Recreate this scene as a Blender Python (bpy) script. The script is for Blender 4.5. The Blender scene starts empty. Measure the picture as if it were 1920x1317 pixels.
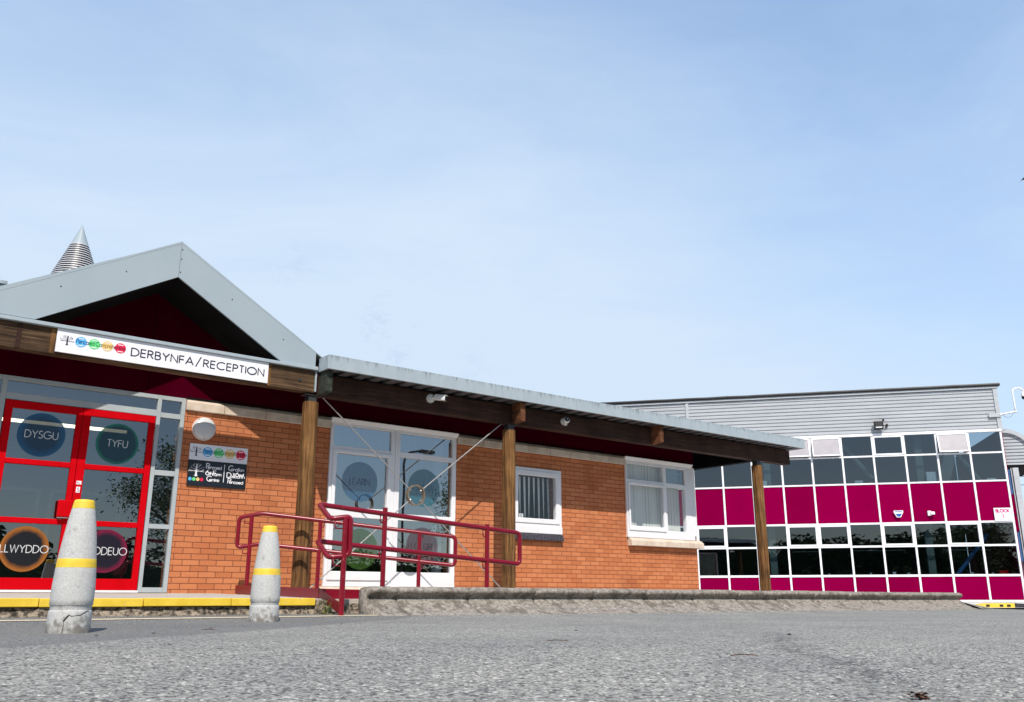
import bpy, bmesh, math, random
from mathutils import Vector, Matrix, noise
random.seed(7)
R = math.radians
S = bpy.context.scene
COL = S.collection

# ------------------------------------------------------------------ camera
cam = bpy.data.cameras.new('camera'); camo = bpy.data.objects.new('camera', cam); COL.objects.link(camo)
camo.location = (0.0, -11.914, 0.205)
camo.rotation_euler = (R(90 + 15.61), 0, -R(37.93))
cam.sensor_width = 36; cam.lens = 31.06; cam.clip_start = 0.05; cam.clip_end = 2000
S.camera = camo
S.view_settings.view_transform = 'Standard'; S.view_settings.look = 'None'
S.view_settings.exposure = 0.05; S.view_settings.gamma = 1

# ------------------------------------------------------------------ sun + sky
SUN = Vector((-0.52, -1.0, 1.27)).normalized()
sl = bpy.data.lights.new('sun', 'SUN'); sl.energy = 4.8; sl.angle = R(0.5); sl.color = (1.0, 0.935, 0.85)
so = bpy.data.objects.new('sun', sl); COL.objects.link(so)
so.rotation_euler = SUN.to_track_quat('Z', 'Y').to_euler(); so.location = (0, -10, 20)
w = bpy.data.worlds.new('World'); S.world = w; w.use_nodes = True
nt = w.node_tree; N = nt.nodes; L = nt.links; N.clear()
out = N.new('ShaderNodeOutputWorld'); bg = N.new('ShaderNodeBackground')
sky = N.new('ShaderNodeTexSky'); sky.sky_type = 'NISHITA'; sky.sun_disc = False
sky.sun_elevation = math.asin(SUN.z); sky.sun_rotation = math.atan2(SUN.x, SUN.y)
sky.air_density = 1.0; sky.dust_density = 0.6; sky.ozone_density = 1.4; sky.altitude = 50
tc = N.new('ShaderNodeTexCoord')
# thin high cloud: a veil that is denser low over the horizon, broken by soft wisps
sep = N.new('ShaderNodeSeparateXYZ'); L.new(tc.outputs['Generated'], sep.inputs[0])
mp = N.new('ShaderNodeMapping'); mp.inputs['Scale'].default_value = (1.4, 1.4, 4.2); mp.inputs['Rotation'].default_value = (0.2, 0.35, 0.5)
L.new(tc.outputs['Generated'], mp.inputs[0])
nz = N.new('ShaderNodeTexNoise'); nz.inputs['Scale'].default_value = 1.1; nz.inputs['Detail'].default_value = 9; nz.inputs['Roughness'].default_value = 0.6
nz.inputs['Distortion'].default_value = 0.5
L.new(mp.outputs[0], nz.inputs['Vector'])
mr = N.new('ShaderNodeMapRange'); mr.interpolation_type = 'SMOOTHSTEP'
mr.inputs['From Min'].default_value = 0.30; mr.inputs['From Max'].default_value = 0.72; mr.inputs['To Min'].default_value = 0.0; mr.inputs['To Max'].default_value = 0.22
L.new(nz.outputs['Fac'], mr.inputs['Value'])
alt = N.new('ShaderNodeMapRange'); alt.interpolation_type = 'SMOOTHSTEP'
alt.inputs['From Min'].default_value = 0.05; alt.inputs['From Max'].default_value = 0.75; alt.inputs['To Min'].default_value = 0.82; alt.inputs['To Max'].default_value = 0.22
L.new(sep.outputs['Z'], alt.inputs['Value'])
lat = N.new('ShaderNodeVectorMath'); lat.operation = 'DOT_PRODUCT'; lat.inputs[1].default_value = (0.85, -0.35, 0.0)
L.new(tc.outputs['Generated'], lat.inputs[0])
lr = N.new('ShaderNodeMapRange'); lr.interpolation_type = 'SMOOTHSTEP'
lr.inputs['From Min'].default_value = 0.15; lr.inputs['From Max'].default_value = 0.75; lr.inputs['To Min'].default_value = 0.26; lr.inputs['To Max'].default_value = 0.0
L.new(lat.outputs['Value'], lr.inputs['Value'])
a1 = N.new('ShaderNodeMath'); a1.operation = 'ADD'; L.new(mr.outputs[0], a1.inputs[0]); L.new(alt.outputs[0], a1.inputs[1])
a2 = N.new('ShaderNodeMath'); a2.operation = 'ADD'; a2.use_clamp = True; L.new(a1.outputs[0], a2.inputs[0]); L.new(lr.outputs[0], a2.inputs[1])
mx = N.new('ShaderNodeMixRGB'); mx.inputs['Color2'].default_value = (5.15, 6.2, 7.5, 1)
hs_ = N.new('ShaderNodeHueSaturation'); hs_.inputs['Saturation'].default_value = 1.42; hs_.inputs['Value'].default_value = 1.75; L.new(sky.outputs[0], hs_.inputs['Color'])
# the veil thins out toward the south, behind the viewer
bk = N.new('ShaderNodeMapRange'); bk.interpolation_type = 'SMOOTHSTEP'; bk.inputs['From Min'].default_value = -0.35; bk.inputs['From Max'].default_value = 0.25; bk.inputs['To Min'].default_value = 0.6; bk.inputs['To Max'].default_value = 1.0
L.new(sep.outputs['Y'], bk.inputs['Value'])
a3 = N.new('ShaderNodeMath'); a3.operation = 'MULTIPLY'; L.new(a2.outputs[0], a3.inputs[0]); L.new(bk.outputs[0], a3.inputs[1])
L.new(a3.outputs[0], mx.inputs['Fac']); L.new(hs_.outputs[0], mx.inputs['Color1'])
bg.inputs['Strength'].default_value = 0.125
fb = N.new('ShaderNodeMapRange'); fb.interpolation_type = 'SMOOTHSTEP'; fb.inputs['From Min'].default_value = -0.6; fb.inputs['From Max'].default_value = 0.2; fb.inputs['To Min'].default_value = 0.55; fb.inputs['To Max'].default_value = 1.0
L.new(sep.outputs['Y'], fb.inputs['Value'])
# a few small wisps where the blue shows through low over the canopy
prev = mx.outputs[0]
wn = N.new('ShaderNodeTexNoise'); wn.inputs['Scale'].default_value = 40; wn.inputs['Detail'].default_value = 8; wn.inputs['Roughness'].default_value = 0.65; wn.inputs['Distortion'].default_value = 0.8; wmp = N.new('ShaderNodeMapping'); wmp.inputs['Scale'].default_value = (1, 1, 1.9); wmp.inputs['Rotation'].default_value = (0.4, 0.5, 0); L.new(tc.outputs['Generated'], wmp.inputs[0]); L.new(wmp.outputs[0], wn.inputs['Vector'])
for dv, rad, am in (((0.455, 0.8407, 0.2935), 0.05, .34), ((0.4857, 0.8326, 0.266), 0.045, .30), ((0.3683, 0.8616, 0.3493), 0.06, .18), ((0.5568, 0.7929, 0.2475), 0.06, .14)):
    vd = N.new('ShaderNodeVectorMath'); vd.operation = 'DISTANCE'; vd.inputs[1].default_value = dv; L.new(tc.outputs['Generated'], vd.inputs[0])
    vr = N.new('ShaderNodeMapRange'); vr.interpolation_type = 'SMOOTHSTEP'; vr.inputs['From Min'].default_value = 0; vr.inputs['From Max'].default_value = rad; vr.inputs['To Min'].default_value = 0.16; vr.inputs['To Max'].default_value = 0; L.new(vd.outputs['Value'], vr.inputs['Value'])
    vs = N.new('ShaderNodeMath'); vs.operation = 'ADD'; L.new(vr.outputs[0], vs.inputs[0]); L.new(wn.outputs['Fac'], vs.inputs[1])
    vt = N.new('ShaderNodeMapRange'); vt.interpolation_type = 'SMOOTHSTEP'; vt.inputs['From Min'].default_value = 0.60; vt.inputs['From Max'].default_value = 0.80; vt.inputs['To Max'].default_value = am; L.new(vs.outputs[0], vt.inputs['Value'])
    vm = N.new('ShaderNodeMath'); vm.operation = 'MULTIPLY'; L.new(vt.outputs[0], vm.inputs[0])
    vz = N.new('ShaderNodeMath'); vz.operation = 'GREATER_THAN'; vz.inputs[1].default_value = 0.0; L.new(vr.outputs[0], vz.inputs[0]); L.new(vz.outputs[0], vm.inputs[1])
    wm = N.new('ShaderNodeMixRGB'); wm.inputs['Color2'].default_value = (3.6, 4.75, 6.7, 1); L.new(vm.outputs[0], wm.inputs['Fac']); L.new(prev, wm.inputs['Color1']); prev = wm.outputs[0]
fm = N.new('ShaderNodeVectorMath'); fm.operation = 'SCALE'; L.new(prev, fm.inputs[0]); L.new(fb.outputs[0], fm.inputs['Scale'])
L.new(fm.outputs[0], bg.inputs['Color']); L.new(bg.outputs[0], out.inputs['Surface'])

# ------------------------------------------------------------------ materials
MATS = {}
WA = (4.976, -8.2131482); WB = (2.083, -10.7731482)
def newmat(name):
    m = bpy.data.materials.new(name); m.use_nodes = True; m.node_tree.nodes.clear()
    n = m.node_tree.nodes; o = n.new('ShaderNodeOutputMaterial'); MATS[name] = m
    return m, n, m.node_tree.links, o
def ramp(n, stops):
    r = n.new('ShaderNodeValToRGB'); e = r.color_ramp.elements
    while len(e) < len(stops): e.new(0.5)
    for i, (p, c) in enumerate(stops):
        e[i].position = p; e[i].color = (c[0], c[1], c[2], 1)
    return r
def noisy(name, c1, c2, scale=8, rough=0.6, detail=5, bump=0.0, bscale=None, stretch=(1, 1, 1), metal=0.0, spots=None, contrast=(0.35, 0.65), coord='Object', spec=0.5, bdist=0.01):
    m, n, l, o = newmat(name)
    b = n.new('ShaderNodeBsdfPrincipled'); l.new(b.outputs[0], o.inputs[0])
    b.inputs['Roughness'].default_value = rough; b.inputs['Metallic'].default_value = metal
    b.inputs['Specular IOR Level'].default_value = spec
    t = n.new('ShaderNodeTexCoord'); mpp = n.new('ShaderNodeMapping'); mpp.inputs['Scale'].default_value = stretch
    l.new(t.outputs[coord], mpp.inputs[0])
    z = n.new('ShaderNodeTexNoise'); z.inputs['Scale'].default_value = scale; z.inputs['Detail'].default_value = detail
    l.new(mpp.outputs[0], z.inputs['Vector'])
    r = ramp(n, [(contrast[0], c1), (contrast[1], c2)]); l.new(z.outputs['Fac'], r.inputs[0])
    last = r.outputs[0]
    if spots:
        sc, thr, col, amt = spots
        z2 = n.new('ShaderNodeTexNoise'); z2.inputs['Scale'].default_value = sc; z2.inputs['Detail'].default_value = 4
        l.new(mpp.outputs[0], z2.inputs['Vector'])
        r2 = n.new('ShaderNodeMapRange'); r2.inputs['From Min'].default_value = thr; r2.inputs['From Max'].default_value = thr + 0.08; r2.inputs['To Max'].default_value = amt
        l.new(z2.outputs['Fac'], r2.inputs['Value'])
        mm = n.new('ShaderNodeMixRGB'); l.new(r2.outputs[0], mm.inputs['Fac']); l.new(last, mm.inputs['Color1']); mm.inputs['Color2'].default_value = (*col, 1)
        last = mm.outputs[0]
    l.new(last, b.inputs['Base Color'])
    if bump:
        z3 = n.new('ShaderNodeTexNoise'); z3.inputs['Scale'].default_value = bscale or scale * 3; z3.inputs['Detail'].default_value = 6
        l.new(mpp.outputs[0], z3.inputs['Vector'])
        bp = n.new('ShaderNodeBump'); bp.inputs['Strength'].default_value = bump; bp.inputs['Distance'].default_value = bdist
        l.new(z3.outputs['Fac'], bp.inputs['Height']); l.new(bp.outputs[0], b.inputs['Normal'])
    return m

def brick_mat(name, swap=False):
    m, n, l, o = newmat(name)
    b = n.new('ShaderNodeBsdfPrincipled'); l.new(b.outputs[0], o.inputs[0]); b.inputs['Roughness'].default_value = 0.85
    b.inputs['Specular IOR Level'].default_value = 0.25
    t = n.new('ShaderNodeTexCoord'); s = n.new('ShaderNodeSeparateXYZ'); l.new(t.outputs['Object'], s.inputs[0])
    cx = n.new('ShaderNodeCombineXYZ')
    ax = n.new('ShaderNodeMath'); ax.operation = 'ADD'; ax.inputs[1].default_value = 0.075 + 0.225 * 40
    l.new(s.outputs['Y' if swap else 'X'], ax.inputs[0]); l.new(ax.outputs[0], cx.inputs[0])
    az = n.new('ShaderNodeMath'); az.operation = 'ADD'; az.inputs[1].default_value = -0.012 + 0.15 * 3
    l.new(s.outputs['Z'], az.inputs[0]); l.new(az.outputs[0], cx.inputs[1])
    # a little waviness so joints are not ruler-straight
    wz = n.new('ShaderNodeTexNoise'); wz.inputs['Scale'].default_value = 9; wz.inputs['Detail'].default_value = 2
    l.new(cx.outputs[0], wz.inputs['Vector'])
    wv = n.new('ShaderNodeVectorMath'); wv.operation = 'SCALE'; wv.inputs['Scale'].default_value = 0.006; l.new(wz.outputs['Color'], wv.inputs[0])
    wa = n.new('ShaderNodeVectorMath'); wa.operation = 'ADD'; l.new(cx.outputs[0], wa.inputs[0]); l.new(wv.outputs[0], wa.inputs[1])
    bt = n.new('ShaderNodeTexBrick'); bt.offset = 0.5; bt.offset_frequency = 2; bt.squash = 1
    bt.inputs['Scale'].default_value = 1; bt.inputs['Brick Width'].default_value = 0.225; bt.inputs['Row Height'].default_value = 0.075
    bt.inputs['Mortar Size'].default_value = 0.0048; bt.inputs['Mortar Smooth'].default_value = 0.25; bt.inputs['Bias'].default_value = 0.0
    bt.inputs['Color1'].default_value = (0.0, 0.0, 0.0, 1); bt.inputs['Color2'].default_value = (1, 1, 1, 1); bt.inputs['Mortar'].default_value = (0.5, 0.5, 0.5, 1)
    l.new(wa.outputs[0], bt.inputs['Vector'])
    r = ramp(n, [(0.0, (0.47, 0.155, 0.062)), (0.45, (0.54, 0.192, 0.080)), (0.85, (0.57, 0.215, 0.093)), (1.0, (0.49, 0.160, 0.066))]); l.new(bt.outputs['Color'], r.inputs[0])
    z = n.new('ShaderNodeTexNoise'); z.inputs['Scale'].default_value = 55; z.inputs['Detail'].default_value = 5; l.new(cx.outputs[0], z.inputs['Vector'])
    mul = n.new('ShaderNodeMixRGB'); mul.blend_type = 'MULTIPLY'; mul.inputs['Fac'].default_value = 1
    rz = ramp(n, [(0.3, (0.86, 0.84, 0.82)), (0.7, (1.08, 1.08, 1.08))]); l.new(z.outputs['Fac'], rz.inputs[0])
    l.new(r.outputs[0], mul.inputs['Color1']); l.new(rz.outputs[0], mul.inputs['Color2'])
    z2 = n.new('ShaderNodeTexNoise'); z2.inputs['Scale'].default_value = 1.3; z2.inputs['Detail'].default_value = 4; l.new(cx.outputs[0], z2.inputs['Vector'])
    r2 = ramp(n, [(0.30, (0.80, 0.77, 0.75)), (0.48, (0.98, 0.97, 0.96)), (0.70, (1.06, 1.06, 1.06))]); l.new(z2.outputs['Fac'], r2.inputs[0])
    mul2 = n.new('ShaderNodeMixRGB'); mul2.blend_type = 'MULTIPLY'; mul2.inputs['Fac'].default_value = 1
    l.new(mul.outputs[0], mul2.inputs['Color1']); l.new(r2.outputs[0], mul2.inputs['Color2'])
    mo = n.new('ShaderNodeMixRGB'); l.new(bt.outputs['Fac'], mo.inputs['Fac']); l.new(mul2.outputs[0], mo.inputs['Color1'])
    mo.inputs['Color2'].default_value = (0.20, 0.062, 0.03, 1)
    l.new(mo.outputs[0], b.inputs['Base Color'])
    inv = n.new('ShaderNodeMath'); inv.operation = 'SUBTRACT'; inv.inputs[0].default_value = 1; l.new(bt.outputs['Fac'], inv.inputs[1])
    hz = n.new('ShaderNodeMath'); hz.operation = 'MULTIPLY_ADD'; l.new(z.outputs['Fac'], hz.inputs[0]); hz.inputs[1].default_value = 0.25; l.new(inv.outputs[0], hz.inputs[2])
    bp = n.new('ShaderNodeBump'); bp.inputs['Strength'].default_value = 0.8; bp.inputs['Distance'].default_value = 0.006
    l.new(hz.outputs[0], bp.inputs['Height']); l.new(bp.outputs[0], b.inputs['Normal'])
    return m

def wood_mat(name, c1, c2, c3, axis=2, fine=1.0, rough=0.8):
    m, n, l, o = newmat(name)
    b = n.new('ShaderNodeBsdfPrincipled'); l.new(b.outputs[0], o.inputs[0]); b.inputs['Roughness'].default_value = rough
    b.inputs['Specular IOR Level'].default_value = 0.2
    t = n.new('ShaderNodeTexCoord'); mpp = n.new('ShaderNodeMapping')
    sc = [38 * fine, 38 * fine, 38 * fine]; sc[axis] = 1.6 * fine; mpp.inputs['Scale'].default_value = sc
    l.new(t.outputs['Object'], mpp.inputs[0])
    z = n.new('ShaderNodeTexNoise'); z.inputs['Scale'].default_value = 1; z.inputs['Detail'].default_value = 8; z.inputs['Roughness'].default_value = 0.65; z.inputs['Distortion'].default_value = 0.6
    l.new(mpp.outputs[0], z.inputs['Vector'])
    r = ramp(n, [(0.28, c1), (0.5, c2), (0.72, c3)]); l.new(z.outputs['Fac'], r.inputs[0])
    z2 = n.new('ShaderNodeTexNoise'); z2.inputs['Scale'].default_value = 2.2; z2.inputs['Detail'].default_value = 5; l.new(t.outputs['Object'], z2.inputs['Vector'])
    r2 = ramp(n, [(0.35, (0.42, 0.42, 0.44)), (0.6, (1.1, 1.1, 1.1))]); l.new(z2.outputs['Fac'], r2.inputs[0])
    mul = n.new('ShaderNodeMixRGB'); mul.blend_type = 'MULTIPLY'; mul.inputs['Fac'].default_value = 0.8
    l.new(r.outputs[0], mul.inputs['Color1']); l.new(r2.outputs[0], mul.inputs['Color2'])
    # drying cracks along the grain
    mp2 = n.new('ShaderNodeMapping'); s2 = [22 * fine, 22 * fine, 22 * fine]; s2[axis] = 0.35 * fine; mp2.inputs['Scale'].default_value = s2; l.new(t.outputs['Object'], mp2.inputs[0])
    z4 = n.new('ShaderNodeTexNoise'); z4.inputs['Scale'].default_value = 1; z4.inputs['Detail'].default_value = 2; l.new(mp2.outputs[0], z4.inputs['Vector'])
    cr = n.new('ShaderNodeMath'); cr.operation = 'SUBTRACT'; cr.inputs[1].default_value = 0.5; l.new(z4.outputs['Fac'], cr.inputs[0])
    ab = n.new('ShaderNodeMath'); ab.operation = 'ABSOLUTE'; l.new(cr.outputs[0], ab.inputs[0])
    cm = n.new('ShaderNodeMapRange'); cm.inputs['From Min'].default_value = 0.004; cm.inputs['From Max'].default_value = 0.016; cm.inputs['To Min'].default_value = 0.75; cm.inputs['To Max'].default_value = 0.0
    l.new(ab.outputs[0], cm.inputs['Value'])
    mm = n.new('ShaderNodeMixRGB'); l.new(cm.outputs[0], mm.inputs['Fac']); l.new(mul.outputs[0], mm.inputs['Color1']); mm.inputs['Color2'].default_value = (c1[0] * .3, c1[1] * .3, c1[2] * .3, 1)
    l.new(mm.outputs[0], b.inputs['Base Color'])
    bp = n.new('ShaderNodeBump'); bp.inputs['Strength'].default_value = 0.5; bp.inputs['Distance'].default_value = 0.006
    l.new(z.outputs['Fac'], bp.inputs['Height']); l.new(bp.outputs[0], b.inputs['Normal'])
    return m

def glass_mat(name, tint=(0.6, 0.66, 0.68), f0=0.1, wav=0.0):
    m, n, l, o = newmat(name)
    tr = n.new('ShaderNodeBsdfTransparent'); tr.inputs[0].default_value = (*tint, 1)
    gl = n.new('ShaderNodeBsdfGlossy'); gl.inputs['Roughness'].default_value = 0.0; gl.inputs['Color'].default_value = (0.96, 0.98, 1, 1)
    lw = n.new('ShaderNodeLayerWeight'); lw.inputs['Blend'].default_value = 0.5
    pw = n.new('ShaderNodeMath'); pw.operation = 'POWER'; pw.inputs[1].default_value = 5; l.new(lw.outputs['Facing'], pw.inputs[0])
    ma = n.new('ShaderNodeMath'); ma.operation = 'MULTIPLY_ADD'; ma.inputs[1].default_value = 1 - f0; ma.inputs[2].default_value = f0; l.new(pw.outputs[0], ma.inputs[0])
    mxs = n.new('ShaderNodeMixShader'); l.new(ma.outputs[0], mxs.inputs[0]); l.new(tr.outputs[0], mxs.inputs[1]); l.new(gl.outputs[0], mxs.inputs[2])
    if wav:
        t = n.new('ShaderNodeTexCoord'); z = n.new('ShaderNodeTexNoise'); z.inputs['Scale'].default_value = 1.1; z.inputs['Detail'].default_value = 1
        l.new(t.outputs['Object'], z.inputs['Vector'])
        bp = n.new('ShaderNodeBump'); bp.inputs['Strength'].default_value = wav; bp.inputs['Distance'].default_value = 0.02
        l.new(z.outputs['Fac'], bp.inputs['Height']); l.new(bp.outputs[0], gl.inputs['Normal'])
    l.new(mxs.outputs[0], o.inputs[0])
    return m
def emit_mat(name, c, s):
    m, n, l, o = newmat(name); e = n.new('ShaderNodeEmission'); e.inputs[0].default_value = (*c, 1); e.inputs[1].default_value = s; l.new(e.outputs[0], o.inputs[0]); return m
def film_mat(name, centre, edge, r0, r1, alpha=0.85):
    # printed vinyl disc: colour changes with the distance from the disc centre (printed that way)
    m, n, l, o = newmat(name)
    d = n.new('ShaderNodeBsdfPrincipled'); d.inputs['Roughness'].default_value = 0.35
    t = n.new('ShaderNodeTexCoord'); ln = n.new('ShaderNodeVectorMath'); ln.operation = 'LENGTH'; l.new(t.outputs['Object'], ln.inputs[0])
    z = n.new('ShaderNodeTexNoise'); z.inputs['Scale'].default_value = 9; z.inputs['Detail'].default_value = 3; l.new(t.outputs['Object'], z.inputs['Vector'])
    ma = n.new('ShaderNodeMath'); ma.operation = 'MULTIPLY_ADD'; ma.inputs[1].default_value = 0.05; l.new(z.outputs['Fac'], ma.inputs[0]); l.new(ln.outputs['Value'], ma.inputs[2])
    mrr = n.new('ShaderNodeMapRange'); mrr.inputs['From Min'].default_value = r0 + .025; mrr.inputs['From Max'].default_value = r1 + .025; l.new(ma.outputs[0], mrr.inputs['Value'])
    mi = n.new('ShaderNodeMixRGB'); mi.inputs['Color1'].default_value = (*centre, 1); mi.inputs['Color2'].default_value = (*edge, 1); l.new(mrr.outputs[0], mi.inputs['Fac'])
    l.new(mi.outputs[0], d.inputs['Base Color'])
    tr = n.new('ShaderNodeBsdfTransparent'); mxs = n.new('ShaderNodeMixShader'); mxs.inputs[0].default_value = alpha
    l.new(tr.outputs[0], mxs.inputs[1]); l.new(d.outputs[0], mxs.inputs[2]); l.new(mxs.outputs[0], o.inputs[0])
    return m

_a, _b = Vector((WA[0], WA[1])), Vector((WB[0], WB[1])); _d = (_b - _a).normalized(); WORN = (-_d.y, _d.x, 0); WORNC = -_d.y * _a.x + _d.x * _a.y
def asphalt_mat():
    m, n, l, o = newmat('asphalt')
    b = n.new('ShaderNodeBsdfPrincipled'); l.new(b.outputs[0], o.inputs[0]); b.inputs['Roughness'].default_value = 0.88; b.inputs['Specular IOR Level'].default_value = 0.3
    t = n.new('ShaderNodeTexCoord')
    v = n.new('ShaderNodeTexVoronoi'); v.inputs['Scale'].default_value = 95; v.inputs['Randomness'].default_value = 1; l.new(t.outputs['Object'], v.inputs['Vector'])
    r = ramp(n, [(0.0, (0.085, 0.082, 0.076)), (0.25, (0.235, 0.23, 0.212)), (0.85, (0.34, 0.332, 0.303)), (1.0, (0.55, 0.53, 0.48))])
    sv = n.new('ShaderNodeSeparateColor'); l.new(v.outputs['Color'], sv.inputs[0]); l.new(sv.outputs[0], r.inputs[0])
    z = n.new('ShaderNodeTexNoise'); z.inputs['Scale'].default_value = 0.9; z.inputs['Detail'].default_value = 6; z.inputs['Roughness'].default_value = 0.6; l.new(t.outputs['Object'], z.inputs['Vector'])
    r2 = ramp(n, [(0.3, (0.80, 0.81, 0.83)), (0.7, (1.1, 1.09, 1.06))]); l.new(z.outputs['Fac'], r2.inputs[0])
    mul = n.new('ShaderNodeMixRGB'); mul.blend_type = 'MULTIPLY'; mul.inputs['Fac'].default_value = 1; l.new(r.outputs[0], mul.inputs['Color1']); l.new(r2.outputs[0], mul.inputs['Color2'])
    # binder pits between the stones
    v2 = n.new('ShaderNodeTexNoise'); v2.inputs['Scale'].default_value = 42; v2.inputs['Detail'].default_value = 3; l.new(t.outputs['Object'], v2.inputs['Vector'])
    pm = n.new('ShaderNodeMapRange'); pm.inputs['From Min'].default_value = 0.36; pm.inputs['From Max'].default_value = 0.44; pm.inputs['To Min'].default_value = 0.75; pm.inputs['To Max'].default_value = 0.0; l.new(v2.outputs['Fac'], pm.inputs['Value'])
    mi = n.new('ShaderNodeMixRGB'); l.new(pm.outputs[0], mi.inputs['Fac']); l.new(mul.outputs[0], mi.inputs['Color1']); mi.inputs['Color2'].default_value = (0.07, 0.07, 0.075, 1)
    # worn strip with exposed dark stones running away from the camera
    sx = n.new('ShaderNodeSeparateXYZ'); l.new(t.outputs['Object'], sx.inputs[0])
    dx = n.new('ShaderNodeVectorMath'); dx.operation = 'DOT_PRODUCT'; dx.inputs[1].default_value = WORN; l.new(t.outputs['Object'], dx.inputs[0])
    wob = n.new('ShaderNodeMath'); wob.operation = 'MULTIPLY_ADD'; wob.inputs[1].default_value = 0.8; l.new(z.outputs['Fac'], wob.inputs[0]); l.new(dx.outputs['Value'], wob.inputs[2])
    so_ = n.new('ShaderNodeMath'); so_.operation = 'SUBTRACT'; so_.inputs[1].default_value = WORNC + 0.4; l.new(wob.outputs[0], so_.inputs[0])
    sa = n.new('ShaderNodeMath'); sa.operation = 'ABSOLUTE'; l.new(so_.outputs[0], sa.inputs[0])
    sm = n.new('ShaderNodeMapRange'); sm.inputs['From Min'].default_value = 0.03; sm.inputs['From Max'].default_value = 0.14; sm.inputs['To Min'].default_value = 1; sm.inputs['To Max'].default_value = 0; l.new(sa.outputs[0], sm.inputs['Value'])
    v3 = n.new('ShaderNodeTexNoise'); v3.inputs['Scale'].default_value = 30; v3.inputs['Detail'].default_value = 4; l.new(t.outputs['Object'], v3.inputs['Vector'])
    p3 = n.new('ShaderNodeMapRange'); p3.inputs['From Min'].default_value = 0.46; p3.inputs['From Max'].default_value = 0.52; l.new(v3.outputs['Fac'], p3.inputs['Value'])
    pr0 = n.new('ShaderNodeMath'); pr0.operation = 'MULTIPLY'; l.new(sm.outputs[0], pr0.inputs[0]); l.new(p3.outputs[0], pr0.inputs[1])
    dist = n.new('ShaderNodeVectorMath'); dist.operation = 'DISTANCE'; dist.inputs[1].default_value = (3.3, -9.2, 0); l.new(t.outputs['Object'], dist.inputs[0])
    dm = n.new('ShaderNodeMapRange'); dm.inputs['From Min'].default_value = 1.2; dm.inputs['From Max'].default_value = 2.4; dm.inputs['To Min'].default_value = 0.6; dm.inputs['To Max'].default_value = 0; l.new(dist.outputs['Value'], dm.inputs['Value'])
    pr = n.new('ShaderNodeMath'); pr.operation = 'MULTIPLY'; l.new(pr0.outputs[0], pr.inputs[0]); l.new(dm.outputs[0], pr.inputs[1])
    mi2 = n.new('ShaderNodeMixRGB'); l.new(pr.outputs[0], mi2.inputs['Fac']); l.new(mi.outputs[0], mi2.inputs['Color1']); mi2.inputs['Color2'].default_value = (0.06, 0.06, 0.06, 1)
    # newer, darker tarmac strip along the building
    dp = n.new('ShaderNodeVectorMath'); dp.operation = 'DOT_PRODUCT'; dp.inputs[1].default_value = (-0.627, 0.779, 0); l.new(t.outputs['Object'], dp.inputs[0])
    w2 = n.new('ShaderNodeMath'); w2.operation = 'MULTIPLY_ADD'; w2.inputs[1].default_value = 0.25; l.new(z.outputs['Fac'], w2.inputs[0]); l.new(dp.outputs['Value'], w2.inputs[2])
    pf = n.new('ShaderNodeMapRange'); pf.inputs['From Min'].default_value = -6.16; pf.inputs['From Max'].default_value = -6.08; pf.inputs['To Max'].default_value = 0.55; l.new(w2.outputs[0], pf.inputs['Value'])
    mi3 = n.new('ShaderNodeMixRGB'); l.new(pf.outputs[0], mi3.inputs['Fac']); l.new(mi2.outputs[0], mi3.inputs['Color1']); mi3.inputs['Color2'].default_value = (0.115, 0.118, 0.122, 1); mi2 = mi3
    l.new(mi2.outputs[0], b.inputs['Base Color'])
    hs = n.new('ShaderNodeMath'); hs.operation = 'MULTIPLY_ADD'; hs.inputs[1].default_value = -1.2; l.new(v.outputs['Distance'], hs.inputs[0]); l.new(v2.outputs['Fac'], hs.inputs[2])
    bp = n.new('ShaderNodeBump'); bp.inputs['Strength'].default_value = 0.7; bp.inputs['Distance'].default_value = 0.006
    l.new(hs.outputs[0], bp.inputs['Height']); l.new(bp.outputs[0], b.inputs['Normal'])
    return m

M_brick = brick_mat('brick'); M_brick_side = brick_mat('brick_side', True)
M_asph = asphalt_mat()
M_stone = noisy('cream_stone', (0.52, 0.42, 0.33), (0.66, 0.56, 0.46), 6, 0.8, bump=0.2, bscale=60, bdist=0.003)
M_upvc = noisy('white_upvc', (0.74, 0.74, 0.76), (0.80, 0.80, 0.82), 3, 0.35)
M_alu = noisy('grey_aluminium', (0.36, 0.40, 0.42), (0.41, 0.45, 0.46), 4, 0.4, spec=0.4)
M_red = noisy('red_door_paint', (0.50, 0.0005, 0.004), (0.56, 0.0008, 0.006), 5, 0.6, spec=0.05)
M_rail = noisy('crimson_rail_paint', (0.175, 0.001, 0.011), (0.21, 0.0015, 0.015), 9, 0.30, bump=0.05, bscale=90, bdist=0.002, spots=(30, 0.68, (0.5, 0.12, 0.12), 0.5))
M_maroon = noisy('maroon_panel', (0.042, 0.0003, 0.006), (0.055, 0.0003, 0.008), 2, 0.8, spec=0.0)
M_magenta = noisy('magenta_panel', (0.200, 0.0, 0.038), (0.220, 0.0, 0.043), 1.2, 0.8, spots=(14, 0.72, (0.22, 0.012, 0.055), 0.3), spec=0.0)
M_fascia = noisy('grey_fascia', (0.335, 0.395, 0.43), (0.37, 0.43, 0.465), 2.5, 0.5, stretch=(4, 4, 1.5), spots=(9, 0.66, (0.24, 0.27, 0.25), 0.35), spec=0.35)
M_gable = noisy('grey_gable_sheet', (0.315, 0.375, 0.41), (0.34, 0.40, 0.435), 1.3, 0.5, spots=(7, 0.74, (0.55, 0.58, 0.58), 0.4), spec=0.35)
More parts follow.
